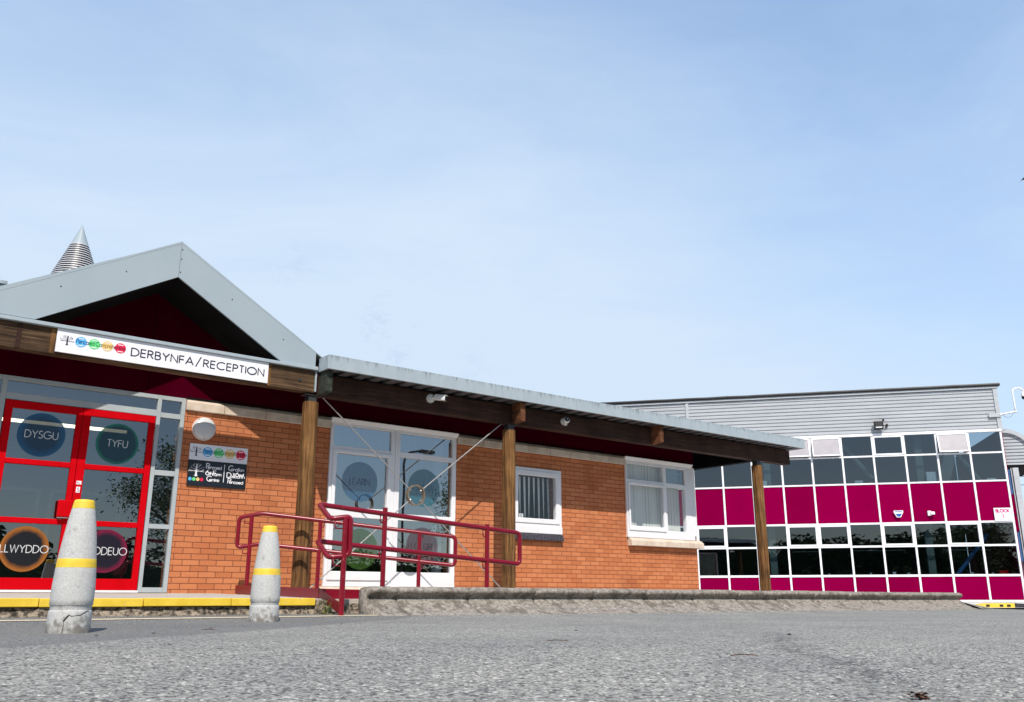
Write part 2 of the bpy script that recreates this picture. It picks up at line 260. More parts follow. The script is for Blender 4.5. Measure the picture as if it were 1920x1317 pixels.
def grime(m, z0, z1, col, amt):
    n = m.node_tree.nodes; l = m.node_tree.links; b = [x for x in n if x.type == 'BSDF_PRINCIPLED'][0]; src = b.inputs['Base Color'].links[0].from_socket
    t = n.new('ShaderNodeTexCoord'); z = n.new('ShaderNodeTexNoise'); z.inputs['Scale'].default_value = 22; z.inputs['Detail'].default_value = 8; l.new(t.outputs['Object'], z.inputs['Vector'])
    s_ = n.new('ShaderNodeSeparateXYZ'); l.new(t.outputs['Object'], s_.inputs[0])
    a = n.new('ShaderNodeMapRange'); a.inputs['From Min'].default_value = z0; a.inputs['From Max'].default_value = z1; a.inputs['To Min'].default_value = .35; a.inputs['To Max'].default_value = 0; l.new(s_.outputs['Z'], a.inputs['Value'])
    c = n.new('ShaderNodeMath'); c.operation = 'ADD'; l.new(z.outputs['Fac'], c.inputs[0]); l.new(a.outputs[0], c.inputs[1])
    r = n.new('ShaderNodeMapRange'); r.inputs['From Min'].default_value = .62; r.inputs['From Max'].default_value = .85; r.inputs['To Max'].default_value = amt; l.new(c.outputs[0], r.inputs['Value'])
    mi = n.new('ShaderNodeMixRGB'); l.new(r.outputs[0], mi.inputs['Fac']); l.new(src, mi.inputs['Color1']); mi.inputs['Color2'].default_value = (*col, 1); l.new(mi.outputs[0], b.inputs['Base Color'])
def drip(m, z0, z1):
    n = m.node_tree.nodes; l = m.node_tree.links; b = [x for x in n if x.type == 'BSDF_PRINCIPLED'][0]; src = b.inputs['Base Color'].links[0].from_socket
    t = n.new('ShaderNodeTexCoord'); mp_ = n.new('ShaderNodeMapping'); mp_.inputs['Scale'].default_value = (28, 28, 2.2); l.new(t.outputs['Object'], mp_.inputs[0])
    z = n.new('ShaderNodeTexNoise'); z.inputs['Scale'].default_value = 1; z.inputs['Detail'].default_value = 4; l.new(mp_.outputs[0], z.inputs['Vector'])
    s_ = n.new('ShaderNodeSeparateXYZ'); l.new(t.outputs['Object'], s_.inputs[0])
    a = n.new('ShaderNodeMapRange'); a.inputs['From Min'].default_value = z0; a.inputs['From Max'].default_value = z1; a.inputs['To Min'].default_value = 0; a.inputs['To Max'].default_value = .30; l.new(s_.outputs['Z'], a.inputs['Value'])
    c = n.new('ShaderNodeMath'); c.operation = 'ADD'; l.new(z.outputs['Fac'], c.inputs[0]); l.new(a.outputs[0], c.inputs[1])
    r = n.new('ShaderNodeMapRange'); r.inputs['From Min'].default_value = .72; r.inputs['From Max'].default_value = .88; r.inputs['To Max'].default_value = .5; l.new(c.outputs[0], r.inputs['Value'])
    mi = n.new('ShaderNodeMixRGB'); l.new(r.outputs[0], mi.inputs['Fac']); l.new(src, mi.inputs['Color1']); mi.inputs['Color2'].default_value = (0.10, 0.115, 0.10, 1); l.new(mi.outputs[0], b.inputs['Base Color'])
drip(M_fascia, 3.27, 3.43)
def vary(m, amt=.14):
    n = m.node_tree.nodes; l = m.node_tree.links; b = [x for x in n if x.type == 'BSDF_PRINCIPLED'][0]; src = b.inputs['Base Color'].links[0].from_socket
    oi = n.new('ShaderNodeObjectInfo'); r = n.new('ShaderNodeMapRange'); r.inputs['To Min'].default_value = 1 - amt; r.inputs['To Max'].default_value = 1 + amt; l.new(oi.outputs['Random'], r.inputs['Value'])
    v = n.new('ShaderNodeVectorMath'); v.operation = 'SCALE'; l.new(src, v.inputs[0]); l.new(r.outputs[0], v.inputs['Scale']); l.new(v.outputs[0], b.inputs['Base Color'])
vary(M_magenta)
M_deck = noisy('grey_deck', (0.09, 0.085, 0.09), (0.13, 0.12, 0.13), 4, 0.6)
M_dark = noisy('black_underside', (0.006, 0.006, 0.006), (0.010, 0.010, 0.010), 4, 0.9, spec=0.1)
M_beam = wood_mat('stained_beam', (0.018, 0.010, 0.007), (0.05, 0.024, 0.016), (0.08, 0.038, 0.024), 0)
M_signbeam = wood_mat('weathered_beam', (0.014, 0.009, 0.006), (0.095, 0.055, 0.028), (0.19, 0.118, 0.062), 0, 0.7)
M_post = wood_mat('timber_post', (0.045, 0.019, 0.007), (0.175, 0.085, 0.029), (0.33, 0.175, 0.066), 2, 0.9)
M_raft = wood_mat('rafter_wood', (0.05, 0.02, 0.010), (0.15, 0.058, 0.026), (0.24, 0.105, 0.05), 1)
M_moss = noisy('mossy_wood', (0.012, 0.016, 0.012), (0.035, 0.043, 0.03), 14, 0.9, bump=0.5, bscale=60)
M_steel = noisy('galvanised_rod', (0.36, 0.36, 0.34), (0.48, 0.47, 0.45), 30, 0.45, metal=0.6)
M_ring = noisy('bronze_ring', (0.16, 0.125, 0.085), (0.27, 0.22, 0.16), 25, 0.5, metal=0.3)
M_brk = noisy('dark_bracket', (0.02, 0.02, 0.022), (0.04, 0.04, 0.042), 20, 0.5)
M_conc = noisy('bollard_concrete', (0.44, 0.44, 0.425), (0.54, 0.54, 0.52), 75, 0.88, detail=9, bump=0.6, bscale=130, spots=(30, 0.68, (0.22, 0.22, 0.21), 0.5), bdist=0.004)
M_yel = noisy('yellow_paint', (0.72, 0.49, 0.03), (0.80, 0.56, 0.05), 12, 0.6, bump=0.3, bscale=80, spots=(22, 0.66, (0.42, 0.38, 0.28), 0.7), bdist=0.004)
M_kerb = noisy('old_kerb_concrete', (0.16, 0.138, 0.115), (0.36, 0.325, 0.28), 28, 0.94, detail=12, bump=1.0, bscale=80, spots=(6, 0.53, (0.085, 0.07, 0.052), 0.6), bdist=0.008, contrast=(0.34, 0.66))
M_pave = noisy('pavement_concrete', (0.40, 0.36, 0.31), (0.52, 0.47, 0.41), 7, 0.9, bump=0.4, bscale=50)
M_apron = noisy('pale_concrete', (0.55, 0.54, 0.54), (0.66, 0.65, 0.64), 3, 0.9, bump=0.2)
M_riser = noisy('rough_mortar', (0.05, 0.04, 0.03), (0.34, 0.28, 0.21), 26, 0.95, detail=10, bump=1.0, bscale=40, bdist=0.03, contrast=(0.38, 0.6))
M_cream = noisy('cream_road_paint', (0.60, 0.50, 0.34), (0.72, 0.62, 0.44), 16, 0.75, bump=0.3, bscale=80, spots=(24, 0.64, (0.25, 0.24, 0.22), 0.6), bdist=0.004)
M_clad = noisy('ribbed_cladding', (0.40, 0.42, 0.44), (0.46, 0.485, 0.505), 1.2, 0.55, stretch=(0.5, 1, 3), spec=0.35)
M_groove = noisy('cladding_groove', (0.085, 0.085, 0.11), (0.12, 0.12, 0.145), 5, 0.8)
M_white = noisy('white_paint', (0.78, 0.78, 0.79), (0.84, 0.84, 0.85), 4, 0.4)
M_signw = noisy('white_sign', (0.80, 0.80, 0.83), (0.83, 0.83, 0.86), 2, 0.4)
M_signk = noisy('black_sign', (0.008, 0.011, 0.016), (0.012, 0.016, 0.024), 2, 0.3)
M_black = noisy('black_plastic', (0.008, 0.008, 0.01), (0.014, 0.014, 0.016), 10, 0.45)
M_ink = noisy('dark_ink', (0.012, 0.014, 0.035), (0.016, 0.018, 0.042), 10, 0.5)
M_int = noisy('interior_dark', (0.030, 0.034, 0.038), (0.045, 0.05, 0.055), 2, 0.9)
M_intb = noisy('block_interior', (0.045, 0.065, 0.075), (0.065, 0.09, 0.10), 2, 0.9)
M_intw = noisy('interior_wall', (0.17, 0.19, 0.20), (0.21, 0.23, 0.24), 2, 0.9)
M_intg = noisy('interior_column', (0.13, 0.16, 0.14), (0.16, 0.19, 0.17), 2, 0.7)
M_blue = noisy('blue_brace', (0.02, 0.10, 0.26), (0.03, 0.13, 0.30), 3, 0.6)
M_blind = noisy('blind_fabric', (0.70, 0.71, 0.68), (0.76, 0.77, 0.74), 8, 0.9, stretch=(8, 8, 0.4))
M_soldier = noisy('blue_brick', (0.035, 0.032, 0.042), (0.065, 0.06, 0.072), 30, 0.5, bump=0.2)
M_mort = noisy('pale_mortar', (0.42, 0.34, 0.24), (0.5, 0.42, 0.3), 30, 0.9)
M_glass = glass_mat('window_glass', (0.50, 0.56, 0.61), 0.22, wav=0.04)
M_glassw = glass_mat('mirror_glass', (0.40, 0.47, 0.53), 0.42, wav=0.05)
M_glass2 = glass_mat('block_glass', (0.36, 0.45, 0.50), 0.14, wav=0.05)
M_glassc = glass_mat('clear_glass', (0.88, 0.90, 0.90), 0.08)
M_ventrefl = noisy('painted_vent_reflection', (0.30, 0.28, 0.30), (0.35, 0.33, 0.35), 2, 0.4)  # reflection in the tilted vent panes, painted in as a pale opaque colour
M_leaf = noisy('tree_leaf', (0.035, 0.075, 0.018), (0.075, 0.13, 0.035), 3, 0.6)
M_bark = noisy('bark', (0.05, 0.04, 0.03), (0.10, 0.08, 0.06), 12, 0.9, bump=0.5)
M_weed = noisy('weed_leaf', (0.07, 0.11, 0.02), (0.22, 0.22, 0.04), 25, 0.6)
M_hedge = noisy('hedge_leaf', (0.018, 0.036, 0.010), (0.04, 0.065, 0.02), 3, 0.9, spec=0.1)
M_lamp = noisy('lamp_opal', (0.56, 0.57, 0.58), (0.62, 0.63, 0.64), 3, 0.25)
M_cctv = noisy('cctv_white', (0.60, 0.61, 0.60), (0.70, 0.71, 0.70), 8, 0.35)
M_strip = emit_mat('fluorescent', (1.0, 0.86, 0.55), 5.0)
M_stonep = noisy('pebble', (0.05, 0.05, 0.05), (0.16, 0.15, 0.14), 20, 0.9)
M_brown = noisy('dead_leaf', (0.05, 0.022, 0.012), (0.16, 0.08, 0.05), 40, 0.9, bump=0.5)
grime(M_conc, 0.0, 0.16, (0.13, 0.115, 0.09), .8)
def flat(name, c, rough=0.5): return noisy(name, c, tuple(min(1, x * 1.08) for x in c), 3, rough)
M_cb = flat('print_blue', (0.10, 0.42, 0.75)); M_cg = flat('print_green', (0.13, 0.66, 0.22)); M_cy = flat('print_yellow', (0.80, 0.55, 0.20)); M_cr = flat('print_red', (0.72, 0.01, 0.06))
M_tb = flat('text_blue', (0.01, 0.10, 0.28)); M_tg = flat('text_green', (0.01, 0.24, 0.06)); M_ty = flat('text_yellow', (0.35, 0.22, 0.06)); M_trr = flat('text_red', (0.30, 0.0, 0.03))
M_txtm = flat('text_magenta', (0.55, 0.01, 0.14)); M_pale = flat('pale_print', (0.62, 0.80, 0.85)); M_badge = flat('badge_blue', (0.02, 0.10, 0.35), 0.3)

# ------------------------------------------------------------------ mesh helpers
def link(name, bm, mats, parent=None, smooth=False, loc=(0, 0, 0), rotz=0.0, recalc=True):
    me = bpy.data.meshes.new(name)
    if recalc: bmesh.ops.recalc_face_normals(bm, faces=bm.faces)
    if smooth:
        for f in bm.faces: f.smooth = True
    bm.to_mesh(me); bm.free()
    if not isinstance(mats, (list, tuple)): mats = [mats]
    for m in mats: me.materials.append(m)
    o = bpy.data.objects.new(name, me); COL.objects.link(o)
    o.location = loc; o.rotation_euler = (0, 0, rotz)
    if parent: o.parent = parent
    return o
def thing(name, label, cat, loc=(0, 0, 0), rotz=0.0, group=None):
    o = bpy.data.objects.new(name, None); COL.objects.link(o); o.empty_display_size = 0.2
    o.location = loc; o.rotation_euler = (0, 0, rotz); o['label'] = label; o['category'] = cat
    if group: o['group'] = group
    return o
def tag(o, label, cat, group=None):
    o['label'] = label; o['category'] = cat
    if group: o['group'] = group
    return o
def struct(o): o['kind'] = 'structure'; return o
def B(): return bmesh.new()
def box(bm, x0, x1, y0, y1, z0, z1, mi=0):
    v = [bm.verts.new(p) for p in ((x0, y0, z0), (x1, y0, z0), (x1, y1, z0), (x0, y1, z0), (x0, y0, z1), (x1, y0, z1), (x1, y1, z1), (x0, y1, z1))]
    for f in ((0, 3, 2, 1), (4, 5, 6, 7), (0, 1, 5, 4), (1, 2, 6, 5), (2, 3, 7, 6), (3, 0, 4, 7)):
        fc = bm.faces.new([v[i] for i in f]); fc.material_index = mi
    return v
def bbox(x0, x1, y0, y1, z0, z1, bev=0.004):
    bm = B(); box(bm, x0, x1, y0, y1, z0, z1)
    bmesh.ops.recalc_face_normals(bm, faces=bm.faces)
    if bev: bmesh.ops.bevel(bm, geom=list(bm.edges), offset=bev, segments=2, affect='EDGES', profile=0.5)
    return bm
def addbev(bm, x0, x1, y0, y1, z0, z1, bev=0.004, mi=0):
    t = bbox(x0, x1, y0, y1, z0, z1, bev); me = bpy.data.meshes.new('t'); t.to_mesh(me); t.free()
    n0 = len(bm.faces); bm.from_mesh(me); bpy.data.meshes.remove(me)
    if mi:
        bm.faces.ensure_lookup_table()
        for f in bm.faces[n0:]: f.material_index = mi
def ring(bm, x0, x1, z0, z1, w, y0, y1, bev=0.0):
    # rectangular frame in the XZ plane; w = (left, right, bottom, top)
    if not isinstance(w, (tuple, list)): w = (w, w, w, w)
    O = [(x0, z0), (x1, z0), (x1, z1), (x0, z1)]; I = [(x0 + w[0], z0 + w[2]), (x1 - w[1], z0 + w[2]), (x1 - w[1], z1 - w[3]), (x0 + w[0], z1 - w[3])]
    vo = [[bm.verts.new((x, y, z)) for (x, z) in O] for y in (y0, y1)]
    b_ = bev
    Ib = [(x0 + w[0] - b_, z0 + w[2] - b_), (x1 - w[1] + b_, z0 + w[2] - b_), (x1 - w[1] + b_, z1 - w[3] + b_), (x0 + w[0] - b_, z1 - w[3] + b_)]
    vf = [bm.verts.new((x, y0, z)) for (x, z) in Ib]
    vi = [[bm.verts.new((x, y, z)) for (x, z) in I] for y in (y0 + b_, y1)]
    for i in range(4):
        j = (i + 1) % 4
        bm.faces.new((vo[0][i], vo[0][j], vf[j], vf[i]))
        if b_: bm.faces.new((vf[i], vf[j], vi[0][j], vi[0][i]))
        else:
            bm.faces.new((vf[i], vf[j], vi[1][j], vi[1][i]))
        if b_: bm.faces.new((vi[0][i], vi[0][j], vi[1][j], vi[1][i]))
        bm.faces.new((vo[1][i], vi[1][i], vi[1][j], vo[1][j])); bm.faces.new((vo[0][i], vo[1][i], vo[1][j], vo[0][j]))
def sheet(bm, x0, x1, y, z0, z1, mi=0):
    f = bm.faces.new([bm.verts.new(p) for p in ((x0, y, z0), (x1, y, z0), (x1, y, z1), (x0, y, z1))]); f.material_index = mi; return f
def prism(bm, pts, y0, y1, mi=0):     # polygon in XZ pulled along Y
    a = [bm.verts.new((x, y0, z)) for x, z in pts]; b = [bm.verts.new((x, y1, z)) for x, z in pts]
    f = [bm.faces.new(a), bm.faces.new(b[::-1])]
    for i in range(len(pts)):
        j = (i + 1) % len(pts); f.append(bm.faces.new((a[i], b[i], b[j], a[j])))
    for q in f: q.material_index = mi
def prismx(bm, pts, x0, x1, mi=0):    # polygon in YZ pulled along X
    a = [bm.verts.new((x0, y, z)) for y, z in pts]; b = [bm.verts.new((x1, y, z)) for y, z in pts]
    f = [bm.faces.new(a), bm.faces.new(b[::-1])]
    for i in range(len(pts)):
        j = (i + 1) % len(pts); f.append(bm.faces.new((a[i], b[i], b[j], a[j])))
    for q in f: q.material_index = mi
def lathe(bm, prof, seg=32, mi=0, mis=None, c=(0, 0, 0)):
    rings = []
    for r, z in prof:
        if r < 1e-5: rings.append([bm.verts.new((c[0], c[1], c[2] + z))])
        else: rings.append([bm.verts.new((c[0] + r * math.cos(2 * math.pi * i / seg), c[1] + r * math.sin(2 * math.pi * i / seg), c[2] + z)) for i in range(seg)])
    for k in range(len(prof) - 1):
        a, b = rings[k], rings[k + 1]
        for i in range(seg):
            j = (i + 1) % seg
            if len(a) == 1 and len(b) == 1: continue
            if len(a) == 1: f = bm.faces.new((a[0], b[i], b[j]))
            elif len(b) == 1: f = bm.faces.new((a[i], a[j], b[0]))
            else: f = bm.faces.new((a[i], a[j], b[j], b[i]))
            f.material_index = mis[k] if mis else mi
def fillet(pts, rad, n=6):
    pts = [Vector(p) for p in pts]; out_ = [pts[0]]
    for i in range(1, len(pts) - 1):
        a, b, c = pts[i - 1], pts[i], pts[i + 1]
        u = (a - b); v = (c - b); r = min(rad, u.length * .49, v.length * .49)
        p0 = b + u.normalized() * r; p1 = b + v.normalized() * r
        for k in range(n + 1):
            t = k / n; out_.append((p0 * (1 - t) + b * t) * (1 - t) + (b * (1 - t) + p1 * t) * t)
    out_.append(pts[-1]); return out_
def tube(bm, pts, r, seg=12, closed=False, caps=True):
    pts = [Vector(p) for p in pts]; n = len(pts); T = []
    for i in range(n):
        if closed: T.append((pts[(i + 1) % n] - pts[i - 1]).normalized())
        else: T.append(((pts[min(i + 1, n - 1)] - pts[max(i - 1, 0)])).normalized())
    ref = Vector((0, 0, 1)) if abs(T[0].z) < .9 else Vector((1, 0, 0))
    u = T[0].cross(ref).normalized(); rings = []
    for i in range(n):
        u = (u - T[i] * u.dot(T[i])).normalized(); v = T[i].cross(u)
        rings.append([bm.verts.new(pts[i] + (u * math.cos(2 * math.pi * k / seg) + v * math.sin(2 * math.pi * k / seg)) * r) for k in range(seg)])
    m = n if closed else n - 1
    for i in range(m):
        a, b = rings[i], rings[(i + 1) % n]
        for k in range(seg): bm.faces.new((a[k], a[(k + 1) % seg], b[(k + 1) % seg], b[k]))
    if caps and not closed: bm.faces.new(rings[0][::-1]); bm.faces.new(rings[-1])
def disc(bm, cx, cz, r, y, seg=40, mi=0, hole=0.0):
    if hole:
        a = [bm.verts.new((cx + r * math.cos(2 * math.pi * i / seg), y, cz + r * math.sin(2 * math.pi * i / seg))) for i in range(seg)]
        b = [bm.verts.new((cx + hole * math.cos(2 * math.pi * i / seg), y, cz + hole * math.sin(2 * math.pi * i / seg))) for i in range(seg)]
        for i in range(seg): bm.faces.new((a[i], a[(i + 1) % seg], b[(i + 1) % seg], b[i])).material_index = mi
    else:
        bm.faces.new([bm.verts.new((cx + r * math.cos(2 * math.pi * i / seg), y, cz + r * math.sin(2 * math.pi * i / seg))) for i in range(seg)]).material_index = mi
def thickdisc(bm, cx, cz, r, y0, y1, seg=32, mi=0):
    prism(bm, [(cx + r * math.cos(2 * math.pi * i / seg), cz + r * math.sin(2 * math.pi * i / seg)) for i in range(seg)], y0, y1, mi)

# ------------------------------------------------------------------ lettering: a thin geometric stroke alphabet
def arc(cx, cy, rx, ry, a0, a1, n=14):
    return [(cx + rx * math.cos(R(a0 + (a1 - a0) * i / n)), cy + ry * math.sin(R(a0 + (a1 - a0) * i / n))) for i in range(n + 1)]
X = 0.62
def bowl(o=0.0): return [arc(.31, .31, .31, .31, 0, 360, 20)]
G = {
 'A': (.78, [[(0, 0), (.39, 1), (.78, 0)], [(.13, .33), (.65, .33)]]),
 'B': (.52, [[(0, 0), (0, 1), (.24, 1)] + arc(.24, .77, .23, .23, 90, -90) + [(0, .54)], [(.24, .54)] + arc(.25, .27, .27, .27, 90, -90) + [(0, 0)]]),
 'C': (.86, [arc(.5, .5, .5, .5, 48, 312, 24)]),
 'D': (.72, [[(0, 0), (0, 1), (.22, 1)] + arc(.22, .5, .5, .5, 90, -90, 18) + [(0, 0)]]),
 'E': (.48, [[(.48, 1), (0, 1), (0, 0), (.48, 0)], [(0, .53), (.46, .53)]]),
 'F': (.46, [[(.46, 1), (0, 1), (0, 0)], [(0, .53), (.44, .53)]]),
 'G': (.98, [arc(.5, .5, .5, .5, 48, 360, 26) + [(.56, .5)]]),
 'H': (.62, [[(0, 0), (0, 1)], [(.62, 0), (.62, 1)], [(0, .53), (.62, .53)]]),
 'I': (.0, [[(0, 0), (0, 1)]]),
 'K': (.6, [[(0, 0), (0, 1)], [(.56, 1), (0, .42)], [(.16, .58), (.6, 0)]]),
 'L': (.44, [[(0, 1), (0, 0), (.44, 0)]]),
 'N': (.66, [[(0, 0), (0, 1), (.66, 0), (.66, 1)]]),
 'O': (1.0, [arc(.5, .5, .5, .5, 0, 360, 28)]),
 'P': (.5, [[(0, 0), (0, 1), (.24, 1)] + arc(.24, .75, .25, .25, 90, -90) + [(0, .5)]]),
 'R': (.54, [[(0, 0), (0, 1), (.24, 1)] + arc(.24, .76, .24, .24, 90, -90) + [(0, .52)], [(.22, .52), (.54, 0)]]),
 'S': (.46, [arc(.24, .76, .20, .24, 35, 270, 12) + arc(.22, .26, .24, .26, 88, -150, 14)]),
 'T': (.5, [[(0, 1), (.5, 1)], [(.25, 1), (.25, 0)]]),
 'U': (.62, [[(0, 1), (0, .31)] + arc(.31, .31, .31, .31, 180, 360) + [(.62, 1)]]),
 'W': (1.04, [[(0, 1), (.26, 0), (.52, 1), (.78, 0), (1.04, 1)]]),
 'Y': (.66, [[(0, 1), (.33, .5), (.66, 1)], [(.33, .5), (.33, 0)]]),
 '/': (.36, [[(0, -.12), (.36, 1.1)]]), ' ': (.22, []),
 '1': (.2, [[(0, .82), (.2, 1), (.2, 0)]]),
 '6': (.58, [[(.42, 1), (.07, .46)], arc(.29, .29, .29, .29, 0, 360, 20)]),
 'a': (X, bowl() + [[(X, X), (X, 0)]]), 'b': (X, bowl() + [[(0, 1), (0, 0)]]), 'd': (X, bowl() + [[(X, 1), (X, 0)]]),
 'c': (.54, [arc(.31, .31, .31, .31, 48, 312, 16)]), 'e': (X, [[(0, .31), (X, .31)], arc(.31, .31, .31, .31, 0, 318, 20)]),
 'f': (.28, [[(.28, 1)] + arc(.24, .86, .12, .14, 90, 180, 5) + [(.12, 0)], [(0, .6), (.26, .6)]]),
 'h': (.5, [[(0, 1), (0, 0)], [(0, .36)] + arc(.25, .36, .25, .26, 180, 0, 8) + [(.5, 0)]]),
 'i': (.0, [[(0, 0), (0, X)], [(0, .82), (0, .9)]]), 'l': (.0, [[(0, 0), (0, 1)]]),
 'm': (.8, [[(0, X), (0, 0)], [(0, .4)] + arc(.2, .4, .2, .22, 180, 0, 8) + [(.4, 0)], [(.4, .4)] + arc(.6, .4, .2, .22, 180, 0, 8) + [(.8, 0)]]),
 'n': (.5, [[(0, X), (0, 0)], [(0, .36)] + arc(.25, .36, .25, .26, 180, 0, 8) + [(.5, 0)]]),
 'o': (X, bowl()), 'p': (X, bowl() + [[(0, X), (0, -.38)]]),
 'r': (.24, [[(0, X), (0, 0)], [(0, .4), (.08, .57), (.24, X)]]),
 's': (.32, [arc(.16, .46, .14, .15, 30, 270, 8) + arc(.16, .16, .15, .16, 90, -150, 8)]),
 't': (.26, [[(.13, .9), (.13, 0)], [(0, .6), (.26, .6)]]),
 'v': (.46, [[(0, X), (.23, 0), (.46, X)]]), 'y': (.5, [[(0, X), (.25, 0)], [(.5, X), (.1, -.38)]]),
}
def text_width(s, h, gap): return sum(G[c][0] * h + gap * h for c in s) - gap * h
def ribbon(bm, pts, x, z, h, t, y, mi):
    P = [Vector((x + a * h, z + b * h)) for a, b in pts]
    closed = (P[0] - P[-1]).length < 1e-5
    if closed: P = P[:-1]
    n = len(P); Lv = []; Rv = []
    for i in range(n):
        if closed: a, b = P[i - 1], P[(i + 1) % n]
        else: a, b = P[max(i - 1, 0)], P[min(i + 1, n - 1)]
        d1 = (P[i] - a); d2 = (b - P[i])
        if d1.length < 1e-7: d1 = d2
        if d2.length < 1e-7: d2 = d1
        d1 = d1.normalized(); d2 = d2.normalized(); tt = d1 + d2
        if tt.length < 1e-3: tt = d1.copy()
        tt.normalize(); nn = Vector((-tt.y, tt.x)); k = min(1 / max(nn.dot(Vector((-d1.y, d1.x))), .35), 2.2)
        Lv.append(P[i] + nn * t / 2 * k); Rv.append(P[i] - nn * t / 2 * k)
    a = [bm.verts.new((p.x, y, p.y)) for p in Lv]; b = [bm.verts.new((p.x, y, p.y)) for p in Rv]
    for i in range(n if closed else n - 1):
        j = (i + 1) % n; bm.faces.new((a[i], b[i], b[j], a[j])).material_index = mi
def text(bm, s, x, z, h, t, y, gap=.16, mi=0, mfun=None, sx=1.0):
    cx = x; k = 0
    for c in s:
        wd, st = G[c]
        for p in st:
            pp = [(a * sx, b) for a, b in p]
            ribbon(bm, pp, cx, z, h, t, y - 0.0004 * (k % 4), mfun(cx) if mfun else mi); k += 1
        cx += (wd * sx + gap) * h
    return cx
def logo_tree(bm, cx, z0, h, y, mi=0, seed=3):
    rnd = random.Random(seed)
    f = bm.faces.new([bm.verts.new((cx + a * h, y, z0 + b * h)) for a, b in ((-.17, 0), (-.06, .06), (-.05, .0), (.05, .0), (.07, .06), (.17, .0), (.07, .14), (.05, .5), (.07, .92), (-.03, .92), (-.06, .5), (-.07, .14))]); f.material_index = mi
    k = 1
    for sx in (-1, 1):
        for (b0, ex, ez) in ((.38, .5, .47), (.5, .42, .66), (.6, .3, .86), (.45, .62, .38)):
            ribbon(bm, [(0, b0), (sx * ex * .5, (b0 + ez) / 2 - .02), (sx * ex, ez)], cx, z0, h, h * .022, y - .0004 * k, mi); k = 1 + k % 4
    for i in range(34):
        a = rnd.uniform(-20, 200); rr = rnd.uniform(.42, .62)
        px_, pz_ = cx + math.cos(R(a)) * rr * h, z0 + .52 * h + math.sin(R(a)) * rr * .78 * h
        s = h * rnd.uniform(.012, .028)
        q = rnd.uniform(0, 3)
        bm.faces.new([bm.verts.new((px_ + s * math.cos(q + j * 1.571) * (1.5 if j % 2 else .9), y - .0022 - .0001 * i, pz_ + s * math.sin(q + j * 1.571))) for j in range(4)]).material_index = mi

# ------------------------------------------------------------------ ground
def lerp(x, xs, ys):
    if x <= xs[0]: return ys[0]
    for i in range(len(xs) - 1):
        if x <= xs[i + 1]: return ys[i] + (ys[i + 1] - ys[i]) * (x - xs[i]) / (xs[i + 1] - xs[i])
    return ys[-1]
def gz(x, y):
    return lerp(y, [-11.9, -5.8, -4.4, -3.95, -3.6], [-.03, 0.0, .01, .036, .050]) - 0.0024 * min(max(x - 4.6, 0), 12.4) * lerp(y, [-9, -4], [0, 1])
def gridsheet(name, xs, ys, zf, mat):
    bm = B(); V = [[bm.verts.new((x, y, zf(x, y))) for x in xs] for y in ys]
    for j in range(len(ys) - 1):
        for i in range(len(xs) - 1): bm.faces.new((V[j][i], V[j][i + 1], V[j + 1][i + 1], V[j + 1][i]))
    return link(name, bm, mat, recalc=False)
xs = [-400, -150, -60, -30, -15] + [-10 + i for i in range(36)] + [30, 40, 60, 100, 200, 400]
ys = [-400, -150, -60, -30, -20, -15, -11.9, -10, -8.5, -7, -5.8, -5, -4.4, -4.1, -3.95, -3.8, -3.6, -3.3, 0, 10, 40, 100, 400]
struct(gridsheet('asphalt', xs, ys, gz, M_asph))
# near strip of the same road with its stones modelled, laid 4 mm proud
CP = Vector((0, -11.914)); FW = Vector((math.sin(R(37.93)), math.cos(R(37.93)))); RT = Vector((FW.y, -FW.x))
def near_asphalt():
    bm = B(); rows = []
    d = 1.7; ds = []
    while d < 5.2: ds.append(d); d += 0.0075 * (d / 1.7) ** 1.2
    nx = 330
    for d in ds:
        row = []
        fade = min(1, (d - 1.7) / .15, (5.2 - d) / 1.2)
        for i in range(nx + 1):
            l_ = (i / nx - .5) * 2 * .66 * d
            p = CP + FW * d + RT * l_
            n1 = noise.noise(Vector((p.x * 60, p.y * 60, 0))); n2 = noise.noise(Vector((p.x * 130, p.y * 130, 4)))
            h = .0035 + fade * (.0032 * n1 + .0022 * n2 - .004 * max(0, -n1 - .25))
            row.append(bm.verts.new((p.x, p.y, gz(p.x, p.y) + max(h, .0006))))
        rows.append(row)
    for j in range(len(rows) - 1):
        for i in range(nx): bm.faces.new((rows[j][i], rows[j][i + 1], rows[j + 1][i + 1], rows[j + 1][i]))
    return link('road_surface', bm, M_asph, recalc=False, smooth=True)
struct(near_asphalt())
# pale apron beyond the asphalt, in front of the far block
bm = B(); pts = []
for (d, l_) in ((17.2, 5), (17.2, 60), (60, 60), (60, 5)):
    p = CP + FW * d + RT * l_; pts.append(bm.verts.new((p.x, p.y, 0.026)))
bm.faces.new(pts); struct(link('apron', bm, M_apron))
# painted edge line
bm = B(); ln = [(-14, -3.98), (-6, -3.98), (0, -3.98), (1.3, -3.98), (3.75, -3.95), (4.55, -3.93)]
va = [(bm.verts.new((x, y - .05, gz(x, y - .05) + .004)), bm.verts.new((x, y + .05, gz(x, y + .05) + .004))) for x, y in ln]
for i in range(len(va) - 1): bm.faces.new((va[i][0], va[i + 1][0], va[i + 1][1], va[i][1]))
struct(link('painted_line', bm, M_cream))
